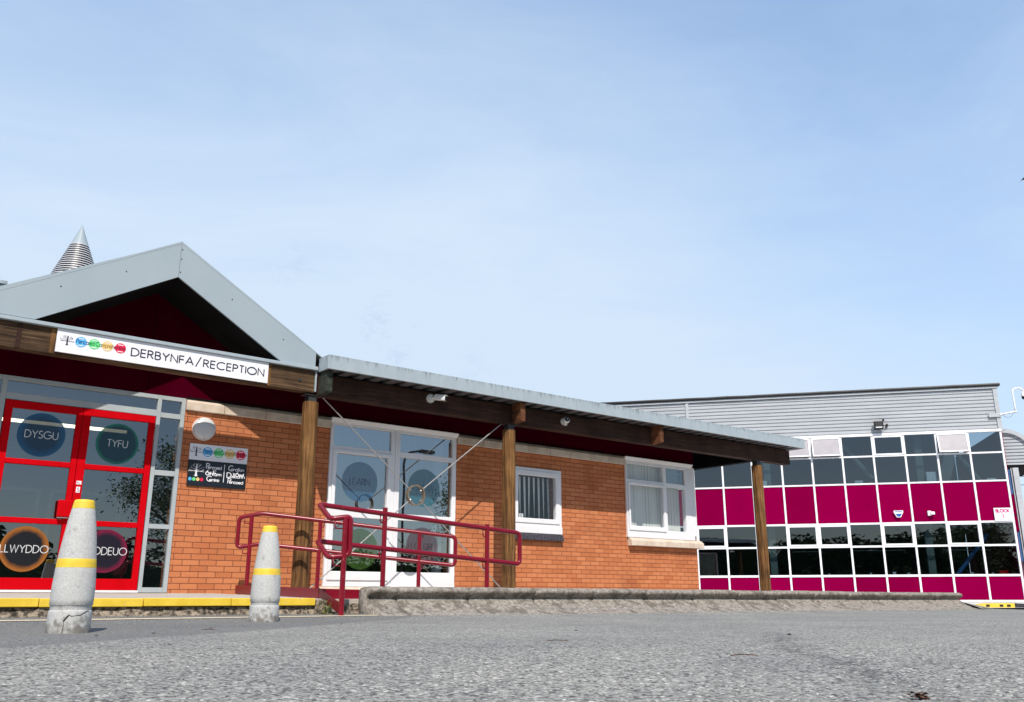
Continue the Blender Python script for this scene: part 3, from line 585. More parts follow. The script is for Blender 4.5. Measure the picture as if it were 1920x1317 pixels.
# pavement slab: falls gently from the doors to the yellow nosing, rough riser below
bm = B()
prismx(bm, [(0.0, .20), (0.0, .262), (-3.43, .197), (-3.43, .03), (0, .03)], -14, 4.30)
struct(link('pavement', bm, M_pave))
bm = B(); random.seed(5)
x = -14
while x < 4.0:
    w_ = min(random.uniform(.78, .95), 4.06 - x)
    dz = random.uniform(-.003, .003); dy = random.uniform(-.006, .006)
    addbev(bm, x + .003, x + w_ - .003, -3.535 + dy, -3.432, .130 + dz, .201 + dz, .006); x += w_
struct(link('yellow_nosing', bm, M_yel))
bm = B(); nX = 300
rows = []
for k, (zz, yy) in enumerate(((.128, -3.432), (.126, -3.51), (.11, -3.50), (.085, -3.515), (.06, -3.53), (.02, -3.56))):
    rows.append([bm.verts.new((-5 + 9.06 * i / nX, yy + .03 * noise.noise(Vector((i * .35, k * .7, 2))) * (k > 1), zz)) for i in range(nX + 1)])
for k in range(5):
    for i in range(nX): bm.faces.new((rows[k][i], rows[k][i + 1], rows[k + 1][i + 1], rows[k + 1][i]))
struct(link('kerb_riser', bm, M_riser))
bm = B(); addbev(bm, 4.06, 4.33, -3.52, -3.433, .02, .185, .02); addbev(bm, 4.335, 4.62, -3.50, -3.38, .02, .15, .02)
struct(link('kerb_stone', bm, M_riser))
# footway behind the high kerb
bm = B(); prismx(bm, [(0.0, .05), (0.0, .24), (-3.40, .19), (-3.40, .03)], 4.31, 17.2)
struct(link('footway', bm, M_pave))

# high containment kerb, one block after another
kerb = thing('containment_kerb', 'long grey mossy concrete kerb with rounded top in front of the brick wall', 'kerb', (0, 0, 0))
prof = [(-4.02, -.03), (-4.0, .005), (-3.90, .030), (-3.80, .075), (-3.715, .130), (-3.675, .165), (-3.665, .185), (-3.69, .205), (-3.725, .222), (-3.742, .245), (-3.735, .268), (-3.70, .286), (-3.64, .292), (-3.52, .288), (-3.48, .26), (-3.48, -.03)]
random.seed(11)
x = 4.56; i = 0
lens = [.34] + [.92] * 13
for w_ in lens:
    x1 = min(x + w_, 16.95); bm = B(); n_ = max(3, int(w_ / .05)); R0 = []
    off = random.uniform(-.006, .006); oz = random.uniform(-.004, .004)
    for k in range(n_ + 1):
        xx = x + .009 + (x1 - x - .018) * k / n_
        endf = .012 if k in (0, n_) else 0
        sl_ = -0.0018 * (xx - 4.6)
        taper = 1.0
        R0.append([bm.verts.new((xx, y + off + .003 * noise.noise(Vector((xx * 7, j * .5, 1))) + (endf if y < -3.6 else 0), (z + .028) * taper + sl_ + oz + .0025 * noise.noise(Vector((xx * 6, j * .5, 5))) - (endf if z > .2 else 0))) for j, (y, z) in enumerate(prof)])
    for k in range(n_):
        for j in range(len(prof) - 1): bm.faces.new((R0[k][j], R0[k][j + 1], R0[k + 1][j + 1], R0[k + 1][j]))
    bm.faces.new(R0[0]); bm.faces.new(R0[-1][::-1])
    link('kerb_block', bm, M_kerb, kerb, smooth=True)
    x = x1; i += 1
    if x >= 16.95: break
# sloping toe of the last block
bm = B(); v = [bm.verts.new(p) for p in ((16.955, -4.0, .02), (17.5, -3.95, .02), (16.955, -3.70, .12), (16.955, -3.62, .10), (17.35, -3.6, .02))]
for f in ((0, 1, 2), (2, 1, 3), (3, 1, 4)): bm.faces.new([v[q] for q in f])
link('kerb_toe', bm, M_kerb, kerb)

# ------------------------------------------------------------------ reception building
RB = thing('reception_building', 'single-storey orange brick reception building with grey gable over red doors', 'building')
WT = 0.30
def wall_front(x0, x1, z0, z1, holes, y, depth):
    bm = B()
    xs_ = sorted({x0, x1, *[h[0] for h in holes], *[h[1] for h in holes]}); zs_ = sorted({z0, z1, *[h[2] for h in holes], *[h[3] for h in holes]})
    def inh(cx, cz): return any(h[0] < cx < h[1] and h[2] < cz < h[3] for h in holes)
    for i in range(len(xs_) - 1):
        for j in range(len(zs_) - 1):
            a, b, c, d = xs_[i], xs_[i + 1], zs_[j], zs_[j + 1]
            if inh((a + b) / 2, (c + d) / 2): continue
            sheet(bm, a, b, y, c, d); sheet(bm, a, b, y + depth, c, d)
    for h in holes:
        for q in (((h[0], h[2]), (h[0], h[3])), ((h[1], h[2]), (h[1], h[3])), ((h[0], h[2]), (h[1], h[2])), ((h[0], h[3]), (h[1], h[3]))):
            bm.faces.new([bm.verts.new(p) for p in ((q[0][0], y, q[0][1]), (q[1][0], y, q[1][1]), (q[1][0], y + depth, q[1][1]), (q[0][0], y + depth, q[0][1]))])
    bmesh.ops.remove_doubles(bm, verts=bm.verts, dist=1e-5)
    return bm
holes = [(5.85, 8.11, .34, 2.795), (9.26, 10.37, 1.262, 2.38), (12.0, 13.95, 1.20, 2.795)]
link('brick_wall', wall_front(3.70, 13.95, .20, 2.80, holes, 0.0, WT), M_brick, RB)
bm = B(); box(bm, 13.65, 13.949, WT + .001, 9, .1, 1.198)
link('side_wall', bm, M_brick_side, RB)
bm = B(); box(bm, 13.65, 13.948, 1.6, 9, 1.2, 3.2); link('side_wall', bm, M_brick_side, RB)
bm = B(); box(bm, -4, 13.64, 9.01, 9.2, .1, 3.2); link('rear_wall', bm, M_brick, RB)
bm = B(); box(bm, -4, 1.1, 0, .3, .1, 2.8); link('brick_wall', bm, M_brick, RB)
# stone band
def stones(xl):
    bm = B()
    for a, b in zip(xl[:-1], xl[1:]): 
        prismx(bm, [(.05, 2.640), (-.045, 2.640), (-.050, 2.646), (-.050, 2.752), (-.012, 2.797), (.05, 2.797)], a + .004, b - .004)
    return bm
link('stone_band', stones([3.705, 4.224, 4.821, 5.42, 5.845]), M_stone, RB)
link('stone_band', stones([8.125, 8.645, 9.13, 9.608, 10.113, 10.589, 11.064, 11.537, 11.985]), M_stone, RB)
# interior shell
bm = B(); box(bm, -3.9, 13.6, .32, 8.9, .15, .262); link('interior_floor', bm, M_int, RB)
bm = B(); box(bm, -3.9, 13.6, .34, 8.9, 2.93, 3.0); link('ceiling', bm, M_intw, RB)
bm = B(); box(bm, -3.9, 13.6, 6.0, 6.1, .263, 2.925); box(bm, 5.0, 5.1, .34, 5.99, .263, 2.925); box(bm, 8.8, 8.9, .34, 5.99, .263, 2.925); box(bm, 11.4, 11.5, .34, 5.99, .263, 2.925)
link('partition', bm, M_intw, RB)
bm = B()
for k in range(3): ring(bm, .5 + k * 1.4, 1.75 + k * 1.4, .9, 2.1, .06, 5.93, 5.99)
link('partition_frame', bm, M_upvc, RB)
bm = B(); box(bm, 1.9, 3.6, 2.4, 2.46, 2.66, 2.70)
o = link('ceiling_light', bm, M_strip, RB)

# maroon panels above the band, continuing up inside the gable
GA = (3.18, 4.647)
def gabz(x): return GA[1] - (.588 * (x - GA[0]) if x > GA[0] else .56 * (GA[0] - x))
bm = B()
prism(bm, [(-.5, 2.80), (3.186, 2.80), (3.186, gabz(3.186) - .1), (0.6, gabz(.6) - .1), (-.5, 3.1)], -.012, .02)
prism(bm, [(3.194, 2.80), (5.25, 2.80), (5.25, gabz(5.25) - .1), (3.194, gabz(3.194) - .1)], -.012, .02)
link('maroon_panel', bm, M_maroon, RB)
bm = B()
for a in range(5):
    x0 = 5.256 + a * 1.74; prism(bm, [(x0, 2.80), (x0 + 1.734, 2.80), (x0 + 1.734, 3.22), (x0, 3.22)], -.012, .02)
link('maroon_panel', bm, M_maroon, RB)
bm = B(); box(bm, 3.185, 3.195, -.006, .01, 2.8, 4.5); link('panel_joint', bm, M_dark, RB)
# dark flashing under the maroon panels
bm = B(); box(bm, 3.70, 13.9, -.04, -.013, 2.800, 2.815); link('flashing', bm, M_dark, RB)

# gable fascia + roof
bm = B()
L0 = 1.0; zl = gabz(L0)
prism(bm, [GA, (5.145, 3.489), (5.145, 3.281), (4.66, 3.281), (3.183, 4.172), (3.18, 4.172)], -.87, -.84)
prism(bm, [(3.178, 4.647), (3.178, 4.172), (1.63, 3.300), (-.2, 3.300), (-.2, 3.44), (.9, 3.44)], -.87, -.84)
link('gable_fascia', bm, M_gable, RB)
for (x_, z_) in ((3.196, 4.55), (3.196, 4.42), (3.196, 4.24), (3.9, 4.02), (4.65, 3.60), (2.55, 4.1), (1.85, 3.75)):
    bm = B(); thickdisc(bm, x_, z_, .008, -.874, -.869, 10); link('fixing_screw', bm, M_brk, RB)
bm = B(); box(bm, 3.1785, 3.1815, -.8715, -.869, 4.172, 4.64); link('ridge_joint', bm, M_groove, RB)
bm = B()      # roof sheets of the gable with an edge trim, and its dark lining below
prism(bm, [(3.18, 4.66), (5.30, 3.415), (5.30, 3.40), (3.18, 4.63)], -.872, 9)
prism(bm, [(3.179, 4.66), (.75, 3.31), (.75, 3.295), (3.179, 4.63)], -.872, 9)
link('roof', bm, M_gable, RB)
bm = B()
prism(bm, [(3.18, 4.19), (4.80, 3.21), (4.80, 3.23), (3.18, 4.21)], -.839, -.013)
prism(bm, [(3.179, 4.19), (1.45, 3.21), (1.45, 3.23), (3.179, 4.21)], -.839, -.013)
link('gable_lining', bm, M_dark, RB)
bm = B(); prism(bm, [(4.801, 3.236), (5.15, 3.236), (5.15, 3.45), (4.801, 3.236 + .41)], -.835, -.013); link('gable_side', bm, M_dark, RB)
# beam that carries the sign, metal strip on top
link('sign_beam', bbox(-4, 5.148, -.868, -.72, 2.927, 3.232, .006), M_signbeam, RB)
bm = bbox(-4, 5.168, -.925, -.71, 3.236, 3.279, .004); link('beam_capping', bm, M_fascia, RB)
bm = bbox(5.150, 5.172, -.885, -.72, 2.94, 3.30, .002); link('end_trim', bm, M_fascia, RB)
bm = B(); thickdisc(bm, 4.93, 3.07, .022, -.876, -.866, 16); thickdisc(bm, 4.93, 3.07, .009, -.886, -.8765, 12)
link('bolt', bm, M_brk, RB)
bm = B(); box(bm, 1.47, 1.52, -.8725, -.8685, 2.935, 3.226); link('beam_strap_mark', bm, M_beam, RB)
for a, b in ((1.815, 1.875), (4.467, 4.51)):
    bm = B(); box(bm, a, b, -.8722, -.8685, 2.934, 3.227); link('fresh_wood_edge', bm, M_post, RB)

# right-hand canopy
link('canopy_beam', bbox(5.21, 16.04, -.87, -.69, 2.905, 3.205, .006), M_beam, RB)
def fasc(x0, x1):
    bm = B(); prismx(bm, [(-1.175, 3.415), (-1.150, 3.425), (-1.135, 3.415), (-1.135, 3.222), (-1.175, 3.222)], x0, x1); return bm
xx = [5.22, 8.05, 9.75, 13.05, 16.14]
for a, b in zip(xx[:-1], xx[1:]): link('canopy_fascia', fasc(a + .0015, b - .0015), M_fascia, RB)
bm = B(); box(bm, 5.19, 5.2195, -1.172, -.89, 3.222, 3.415); link('fascia_return', bm, M_fascia, RB)
bm = B(); box(bm, 16.141, 16.17, -1.172, 7.5, 3.222, 3.415); link('fascia_return', bm, M_fascia, RB)
bm = B(); x = 5.25     # ribbed deck seen from below
while x < 16.1:
    box(bm, x, x + .13, -1.13, 7.4, 3.226, 3.262); x += .25
box(bm, 5.23, 16.135, -1.13, 7.45, 3.2625, 3.40)
link('roof_deck', bm, M_deck, RB)
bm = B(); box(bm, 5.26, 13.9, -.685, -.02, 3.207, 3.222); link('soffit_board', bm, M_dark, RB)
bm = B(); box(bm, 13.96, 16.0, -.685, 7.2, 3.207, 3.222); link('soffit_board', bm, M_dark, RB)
link('end_beam', bbox(14.94, 15.10, -.688, 7.0, 2.905, 3.203, .005), M_dark, RB)
def rafter(x, m=M_raft):
    bm = B(); prismx(bm, [(-1.09, 3.215), (-1.09, 2.925), (-1.05, 2.915), (-.872, 2.905), (-.872, 3.215)], x, x + .095); return link('rafter_end', bm, m, RB)
rafter(5.215, M_moss); rafter(8.61); rafter(11.83)
for xp in (5.155, 8.62, 15.02):
    bm = B(); box(bm, xp - .13, xp + .13, -.85, -.70, 2.895, 2.903); box(bm, xp - .06, xp + .06, -.83, -.71, 2.81, 2.894); link('post_bracket', bm, M_brk, RB)
for xp in (5.155, 8.62, 15.02):
    bm = B(); prof_ = []
    for i in range(8):
        a = 2 * math.pi * (i + .5) / 8
        for da in (-.07, .07): prof_.append((math.cos(a + da) * .108, math.sin(a + da) * .108))
    zs = [.19, .6, 1.1, 1.6, 2.1, 2.5, 2.808]; rr = []
    for z in zs:
        rr.append([bm.verts.new((px * (1 + .012 * noise.noise(Vector((z, xp, i)))), py * (1 + .012 * noise.noise(Vector((z, xp, i + 9)))), z)) for i, (px, py) in enumerate(prof_)])
    for k in range(len(zs) - 1):
        for i in range(16): bm.faces.new((rr[k][i], rr[k][(i + 1) % 16], rr[k + 1][(i + 1) % 16], rr[k + 1][i]))
    bm.faces.new(rr[0][::-1]); bm.faces.new(rr[-1])
    link('canopy_post', bm, M_post, RB, loc=(xp, -.77, 0))
bm = B(); addbev(bm, 5.27, 5.40, -.84, -.74, .2, .33, .01); link('post_shoe', bm, M_steel, RB)
# cross brace with its ring
br = bpy.data.objects.new('cross_brace', None); COL.objects.link(br); br.parent = RB; br.location = (6.892, -.77, 1.652)
bm = B(); n_ = 40
for i in range(n_):
    a0, a1 = 2 * math.pi * i / n_, 2 * math.pi * (i + 1) / n_
    q = [[bm.verts.new((math.cos(a) * r_, y_, math.sin(a) * r_)) for (r_, y_) in ((.150, -.035), (.150, .035), (.134, .035), (.134, -.035))] for a in (a0, a1)]
    for k in range(4): bm.faces.new((q[0][k], q[0][(k + 1) % 4], q[1][(k + 1) % 4], q[1][k]))
bmesh.ops.remove_doubles(bm, verts=bm.verts, dist=1e-5)
link('ring', bm, M_ring, br)
for (ex, ez) in ((5.33, 2.90), (8.47, 2.90), (5.25, .28), (8.55, .28)):
    bm = B(); d_ = Vector((ex - 6.892, 0, ez - 1.652)); dn = d_.normalized()
    tube(bm, [dn * .115, d_], .009, 10); tube(bm, [dn * .105, dn * .13], .018, 6); link('brace_rod', bm, M_steel, br, smooth=False)

# ---- red entrance doors with aluminium screen
def pane(x0, x1, z0, z1, y, mat=M_glass, parent=RB):
    bm = B(); sheet(bm, x0 - .008, x1 + .008, y, z0 - .008, z1 + .008); return link('pane', bm, mat, parent, recalc=False)
scr = bpy.data.objects.new('entrance_screen', None); COL.objects.link(scr); scr.parent = RB
bm = B()
def bar(x0, x1, z0, z1, y0=-.02, y1=.06): addbev(bm, x0, x1, y0, y1, z0, z1, .003)
bar(3.650, 3.70, .268, 2.795); bar(3.338, 3.388, .268, 2.795); bar(1.515, 1.575, .268, 2.795); bar(1.13, 1.18, .268, 2.795)
bar(1.5755, 3.3375, 2.742, 2.795); bar(1.5755, 3.3375, 2.508, 2.592)
for a, b in ((3.3885, 3.6495), (1.1805, 1.5145)):
    for z0, z1 in ((2.742, 2.795), (2.502, 2.568), (1.742, 1.808), (1.060, 1.117), (.268, .331)): bar(a, b, z0, z1, -.018)
link('screen_frame', bm, M_alu, scr)
for a, b in ((3.388, 3.65), (1.18, 1.515)):
    for z0, z1 in ((2.568, 2.742), (1.808, 2.502), (1.117, 1.742), (.331, 1.06)): pane(a, b, z0, z1, .02, parent=scr)
pane(1.575, 3.338, 2.592, 2.742, .02, parent=scr)
bm = B(); addbev(bm, 1.58, 3.335, -.05, .05, .266, .293, .004); link('threshold', bm, M_white, scr)
def disc_sticker(parent, cx, cz, r, mat, word, h, y, textmat=M_pale, tx=None, th=.085, gap=.15):
    bm = B(); disc(bm, 0, 0, r, 0, 48); d_ = link('window_sticker', bm, mat, parent, loc=(cx, y, cz), recalc=False)
    if word:
        bm = B(); wd = text_width(word, h, gap); text(bm, word, -wd / 2, -h / 2, h, h * th, -.002, gap=gap); link('lettering', bm, textmat, d_, recalc=False)
F_blue = film_mat('film_blue', (0.012, 0.045, 0.085), (0.01, 0.10, 0.22), .17, .27, .93); F_green = film_mat('film_green', (0.010, 0.05, 0.07), (0.01, 0.20, 0.13), .215, .255, .93)
F_orange = film_mat('film_orange', (0.006, 0.006, 0.008), (0.30, 0.10, 0.012), .19, .245, .96); F_mag = film_mat('film_magenta', (0.008, 0.005, 0.014), (0.17, 0.003, 0.035), .19, .255, .94)
F_b2 = film_mat('film_blue_pale', (0.03, 0.13, 0.27), (0.03, 0.14, 0.29), .1, .3, .38); F_g2 = film_mat('film_teal_pale', (0.03, 0.15, 0.22), (0.03, 0.18, 0.23), .1, .3, .45)
F_g3 = film_mat('film_lime', (0.035, 0.09, 0.012), (0.05, 0.13, 0.015), .1, .3, .38); F_m2 = film_mat('film_plum', (0.07, 0.003, 0.02), (0.08, 0.003, 0.025), .1, .3, .38)
F_txt = flat('film_text', (0.60, 0.62, 0.62)); F_txt2 = flat('film_text_dim', (0.15, 0.21, 0.28)); F_txt3 = flat('film_text_plum', (0.09, 0.06, 0.08))
for (x0, x1, gx0, gx1, tp, bt) in ((1.585, 2.447, 1.668, 2.383, (2.020, 2.118, .266, F_blue, 'DYSGU', .088), (2.012, .760, .262, F_orange, 'LLWYDDO', .084)),
                                   (2.453, 3.326, 2.546, 3.256, (2.900, 2.100, .258, F_green, 'TYFU', .088), (2.905, .762, .262, F_mag, 'BLODEUO', .088))):
    dr = bpy.data.objects.new('door', None); COL.objects.link(dr); dr.parent = RB; dr.location = (0, 0, 0)
    bm = B()
    xsb = [(x0, gx0), (gx1, x1)]
    for a, b in xsb: addbev(bm, a, b, -.03, .03, .297, 2.502, .004)
    for a, b in ((.297, .430), (1.057, 1.120), (1.745, 1.808), (2.414, 2.502)): addbev(bm, gx0 + .0005, gx1 - .0005, -.028, .028, a, b, .004)
    link('door_frame', bm, M_red, dr)
    for a, b in ((.430, 1.057), (1.120, 1.745), (1.808, 2.414)): pane(gx0, gx1, a, b, .005, parent=dr)
    for (cx, cz, r, mt, wd, h) in (tp, bt): disc_sticker(dr, cx, cz, r, mt, wd, h, -.0015, F_txt, th=.10, gap=.17)
    if x0 < 2:
        bm = B(); addbev(bm, 2.295, 2.450, -.095, -.031, 1.145, 1.345, .008); link('handle', bm, M_red, dr)
        bm = B(); addbev(bm, 2.30, 2.42, -.085, -.035, 1.130, 1.142, .003); link('handle_plate', bm, M_steel, dr)
    else:
        bm = B(); addbev(bm, 2.472, 2.53, -.036, -.031, 1.548, 1.592, .001); text(bm, 'P', 2.478, 1.558, .022, .004, -.0368, mi=1); text(bm, 'UL', 2.495, 1.558, .014, .003, -.0368, mi=1)
        addbev(bm, 2.478, 2.522, -.036, -.031, 1.448, 1.520, .001); text(bm, 'S', 2.491, 1.462, .044, .006, -.0368, mi=1)
        link('door_notice', bm, [M_signw, M_trr], dr)

# ---- white windows
def win(nm, x, z, parts, y=-.02):
    o = bpy.data.objects.new(nm, None); COL.objects.link(o); o.parent = RB; return o
def slats(x0, x1, z0, z1, y, pitch, ang, parent, wdt=.085, jitter=0, twist=0):
    bm = B(); x = x0
    rnd = random.Random(int(x0 * 100))
    while x < x1:
        a = R(ang + rnd.uniform(-jitter, jitter)); a2 = a + R(twist)
        n_ = 6; pr = None
        for k in range(n_ + 1):
            aa = a + (a2 - a) * k / n_; zz = z1 + (z0 - z1) * k / n_
            c = (math.cos(aa) * wdt / 2, math.sin(aa) * wdt / 2)
            cur = (bm.verts.new((x - c[0], y - c[1], zz)), bm.verts.new((x + c[0], y + c[1], zz)))
            if pr: bm.faces.new((pr[0], pr[1], cur[1], cur[0]))
            pr = cur
        x += pitch
    bm2 = bm; box(bm2, x0 - .05, x1 + .05, y - .02, y + .02, z1, z1 + .03)
    return link('vertical_blind', bm, M_blind, parent, recalc=False)
W1 = win('tall_window', 0, 0, 0)
bm = B()
ring(bm, 5.855, 6.935, .40, 2.745, (.05, .05, .06, .045), -.035, .06, .006); ring(bm, 7.012, 8.105, .40, 2.745, (.04, .07, .18, .05), -.035, .06, .006)
addbev(bm, 6.9355, 6.962, -.030, .05, .40, 2.745, .003); addbev(bm, 6.964, 7.0115, -.035, .05, .40, 2.745, .003)
addbev(bm, 5.9055, 6.8845, -.033, .05, 2.325, 2.390, .004)
addbev(bm, 7.0525, 8.0345, -.033, .05, 2.318, 2.397, .004); addbev(bm, 7.0525, 8.0345, -.033, .05, 1.350, 1.444, .004)
link('window_frame', bm, M_upvc, W1)
bm = B(); ring(bm, 5.900, 6.889, .455, 2.330, (.062, .055, .12, .048), -.055, .02, .008); addbev(bm, 5.963, 6.833, -.050, .02, 1.345, 1.490, .008)
link('door_leaf', bm, M_upvc, W1)
bm = B(); prismx(bm, [(.0, 2.70), (-.05, 2.748), (-.085, 2.79), (-.085, 2.798), (0, 2.798)], 5.84, 8.12); link('head_trim', bm, M_upvc, W1)
bm = B(); prismx(bm, [(.05, .25), (-.12, .25), (-.12, .30), (-.03, .36), (.05, .36)], 5.80, 8.11); link('stone_sill', bm, M_stone, W1)
bm = B(); addbev(bm, 5.85, 8.11, -.036, .05, .362, .399, .003); link('sub_sill', bm, M_upvc, W1)
for a in ((5.905, 6.885, 2.39, 2.70), (5.962, 6.834, 1.49, 2.282), (5.962, 6.834, .575, 1.345), (7.052, 8.035, 2.397, 2.695), (7.052, 8.035, 1.444, 2.318), (7.052, 8.035, .58, 1.35)): pane(*a, .0, M_glassw, parent=W1)
slats(5.95, 6.9, .6, 2.72, .16, .118, 62, W1, jitter=3); slats(7.08, 7.9, .6, 2.72, .16, .118, 62, W1, jitter=3)
bm = B(); box(bm, 7.86, 8.03, .24, .30, .36, 2.7); link('curtain_edge', bm, M_blind, W1)
disc_sticker(W1, 6.385, 1.885, .300, F_b2, 'LEARN', .098, -.006, F_txt2, gap=.12); disc_sticker(W1, 7.520, 1.875, .295, F_g2, 'GROW', .098, -.006, F_txt2, gap=.12)
disc_sticker(W1, 6.437, .90, .295, F_g3, '', .1, -.006); disc_sticker(W1, 7.515, .97, .29, F_m2, 'FLOURISH', .098, -.006, F_txt3, gap=.12)
W2 = win('small_window', 0, 0, 0)
bm = B(); ring(bm, 9.262, 10.368, 1.385, 2.378, .055, -.03, .06, .008); ring(bm, 9.315, 10.315, 1.44, 2.325, .078, -.045, .04, .01)
link('window_frame', bm, M_upvc, W2)
bm = B(); addbev(bm, 9.262, 10.372, -.045, .06, 1.268, 1.384, .005); link('sub_sill', bm, M_upvc, W2)
pane(9.393, 10.237, 1.518, 2.247, -.0, M_glassc, parent=W2)
bm = B(); rnd = random.Random(2)
for k in range(8):
    xc = 9.47 + k * .107; w0 = .029; w1 = rnd.choice((.004, .008, .020)); sh = rnd.uniform(-.02, .02)
    bm.faces.new([bm.verts.new(p) for p in ((xc - w0, .16, 2.25), (xc + w0, .17, 2.25), (xc + sh + w1, .165, 1.5), (xc + sh - w1, .155, 1.5))])
link('vertical_blind', bm, M_blind, W2, recalc=False)
bm = B(); x = 9.262
while x < 10.37:
    x1 = min(x + .066, 10.385); prismx(bm, [(.06, 1.15), (-.075, 1.15), (-.082, 1.158), (-.05, 1.262), (.06, 1.266)], x, x1); x += .075
prismx(bm, [(.05, 1.152), (-.065, 1.152), (-.045, 1.255), (.05, 1.258)], 9.262, 10.38, 1)
link('brick_sill', bm, [M_soldier, M_mort], W2)
W3 = win('corner_window', 0, 0, 0)
bm = B(); ring(bm, 11.99, 13.80, 1.38, 2.745, (.035, .155, .075, .065), -.035, .06, .006)
addbev(bm, 13.015, 13.100, -.035, .05, 1.4555, 2.6795, .005); addbev(bm, 12.0255, 13.0145, -.033, .05, 2.315, 2.381, .004); addbev(bm, 13.1005, 13.6445, -.033, .05, 2.30, 2.378, .004)
ring(bm, 12.03, 13.04, 1.43, 2.325, (.052, .05, .08, .05), -.055, -.01, .008)
addbev(bm, 13.801, 13.95, -.03, .12, 1.38, 2.745, .006)
link('window_frame', bm, M_upvc, W3)
bm = B(); ring(bm, -.13, -1.6, 1.38, 2.745, .08, 0, .06); o = link('side_frame', bm, M_upvc, W3, loc=(13.95, 0, 0), rotz=-math.pi / 2)
bm = B(); sheet(bm, -.2, -1.52, .03, 1.46, 2.67); o = link('side_pane', bm, M_glass, W3, loc=(13.95, 0, 0), rotz=-math.pi / 2, recalc=False)
bm = B(); addbev(bm, 11.985, 13.86, -.05, .07, 1.295, 1.378, .005); link('sub_sill', bm, M_upvc, W3)
bm = B(); prismx(bm, [(.0, 2.70), (-.05, 2.748), (-.085, 2.79), (-.085, 2.798), (0, 2.798)], 11.955, 13.86); link('head_trim', bm, M_upvc, W3)
bm = B()
xl = [12.01, 12.42, 12.83, 13.22, 13.50, 13.75, 14.04]
for a, b in zip(xl[:-1], xl[1:]): prismx(bm, [(.05, 1.142), (-.105, 1.142), (-.108, 1.146), (-.108, 1.236), (-.04, 1.292), (.05, 1.292)], a + .0012, b - .0012)
box(bm, 13.951, 14.038, .052, 1.7, 1.142, 1.24)
link('stone_sill', bm, M_stone, W3)
pane(12.025, 13.015, 2.381, 2.68, .0, M_glassc, parent=W3); pane(13.10, 13.645, 2.378, 2.68, .0, M_glass, parent=W3)
pane(12.082, 12.99, 1.51, 2.275, -.02, M_glassc, parent=W3); pane(13.10, 13.645, 1.455, 2.30, .0, M_glassc, parent=W3)
slats(12.06, 13.66, 1.40, 2.70, .12, .080, 4, W3, jitter=4)
bm = B(); box(bm, 11.52, 13.6, .5, .55, .27, 2.9); link('backing', bm, M_int, W3)

ch = thing('wooden_chair', 'pale wooden chair back just inside the small window', 'chair', (9.75, .62, .262))
bm = B(); addbev(bm, -.21, .21, -.02, .02, 1.40, 1.46, .006); link('top_rail', bm, M_post, ch)
for sx_ in (-.19, .19):
    bm = B(); addbev(bm, sx_ - .015, sx_ + .015, -.018, .018, 0, 1.399, .004); link('chair_leg', bm, M_post, ch)
bm = B(); addbev(bm, -.20, .20, .02, .42, .80, .84, .01); link('seat', bm, M_post, ch)
cd = thing('window_card', 'small white card with a dark symbol standing inside the small window', 'card', (9.56, .10, 1.515))
bm = B(); addbev(bm, -.045, .045, -.003, .003, 0, .085, .001); text(bm, 'S', -.016, .02, .05, .009, -.004, mi=1); link('card', bm, [M_white, M_ink], cd)
# parapet of the flat roof seen behind the gable, far left
bm = B(); addbev(bm, -6, 1.95, 4.9, 5.2, 3.3, 5.44, .01); box(bm, -6.02, 1.98, 4.86, 5.24, 5.445, 5.50)
link('rear_parapet', bm, M_fascia, RB)
# striped conical roof vent
cone = thing('cone_roof_vent', 'pale pointed cone vent with dark louvre stripes rising behind the gable', 'roof vent', (2.70, 3.09, 0))
bm = B(); za = 6.125; k_ = .392
pr = [(0, za)]; z = za - .36; pr.append(((za - z) * k_, z)); mi = [0]
lathe(bm, [(0.004, za + .02), (0.006, za), ((.36) * k_, za - .36)], 40); link('cone_tip', bm, M_gable, cone, smooth=True)
bm = B()
for i in range(15):
    z0 = za - .36 - i * .044; a0, a1 = (za - z0) * k_, (za - z0 + .027) * k_
    lathe(bm, [(a0 - .004, z0 - .004), (a0 + .005, z0 - .004), (a0 + .008, z0 - .0135), (a0 + .002, z0 - .0135)], 48)
link('louvre_blades', bm, M_upvc, cone)
bm = B(); lathe(bm, [(.352 * k_, za - .356), (1.02 * k_ - .003, za - 1.03)], 40); link('louvre_core', bm, M_black, cone)
bm = B(); lathe(bm, [(1.02 * k_, za - 1.02), (1.75 * k_, za - 1.75)], 40); link('cone_skirt', bm, M_gable, cone, smooth=True)

# ------------------------------------------------------------------ signs, lamp, cameras
sg = thing('fascia_sign', 'long white sign on the timber beam reading DERBYNFA / RECEPTION with four coloured circles', 'sign', (0, 0, 0))
link('sign_board', bbox(1.88, 4.463, -.895, -.8735, 2.955, 3.234, .002), M_signw, sg)
def circles(bm, xs_, z, r, y, mats0=0):
    for i, x_ in enumerate(xs_): disc(bm, x_, z, r, y, 36, mats0 + i)
bm = B(); cz = 3.110; xs4 = [2.143, 2.290, 2.437, 2.585]
circles(bm, xs4, cz, .063, -.8970)
for i, x_ in enumerate(xs4):
    for dz in (.040, -.042): ribbon(bm, [(-.030, 0), (.030, 0)], x_, cz + dz, 1, .010, -.8985, 8)
def mcol(x_): return 4 + (0 if x_ < 2.215 else 1 if x_ < 2.362 else 2 if x_ < 2.510 else 3)
def fit(bm, s_, x0, x1, z, h, t, y, gap=.12, mi=0, mfun=None):
    k = (x1 - x0) / text_width(s_, h, gap); text(bm, s_, x0, z, h, t, y, gap=gap * k, sx=k, mi=mi, mfun=mfun)
fit(bm, 'Pencoed Comprehensive', 2.092, 2.642, cz - .018, .050, .0065, -.8992, mfun=mcol)
link('round_logos', bm, [M_cb, M_cg, M_cy, M_cr, M_tb, M_tg, M_ty, M_trr, M_signw], sg, recalc=False)
bm = B(); logo_tree(bm, 1.995, 3.045, .125, -.8970); link('tree_emblem', bm, M_ink, sg, recalc=False)
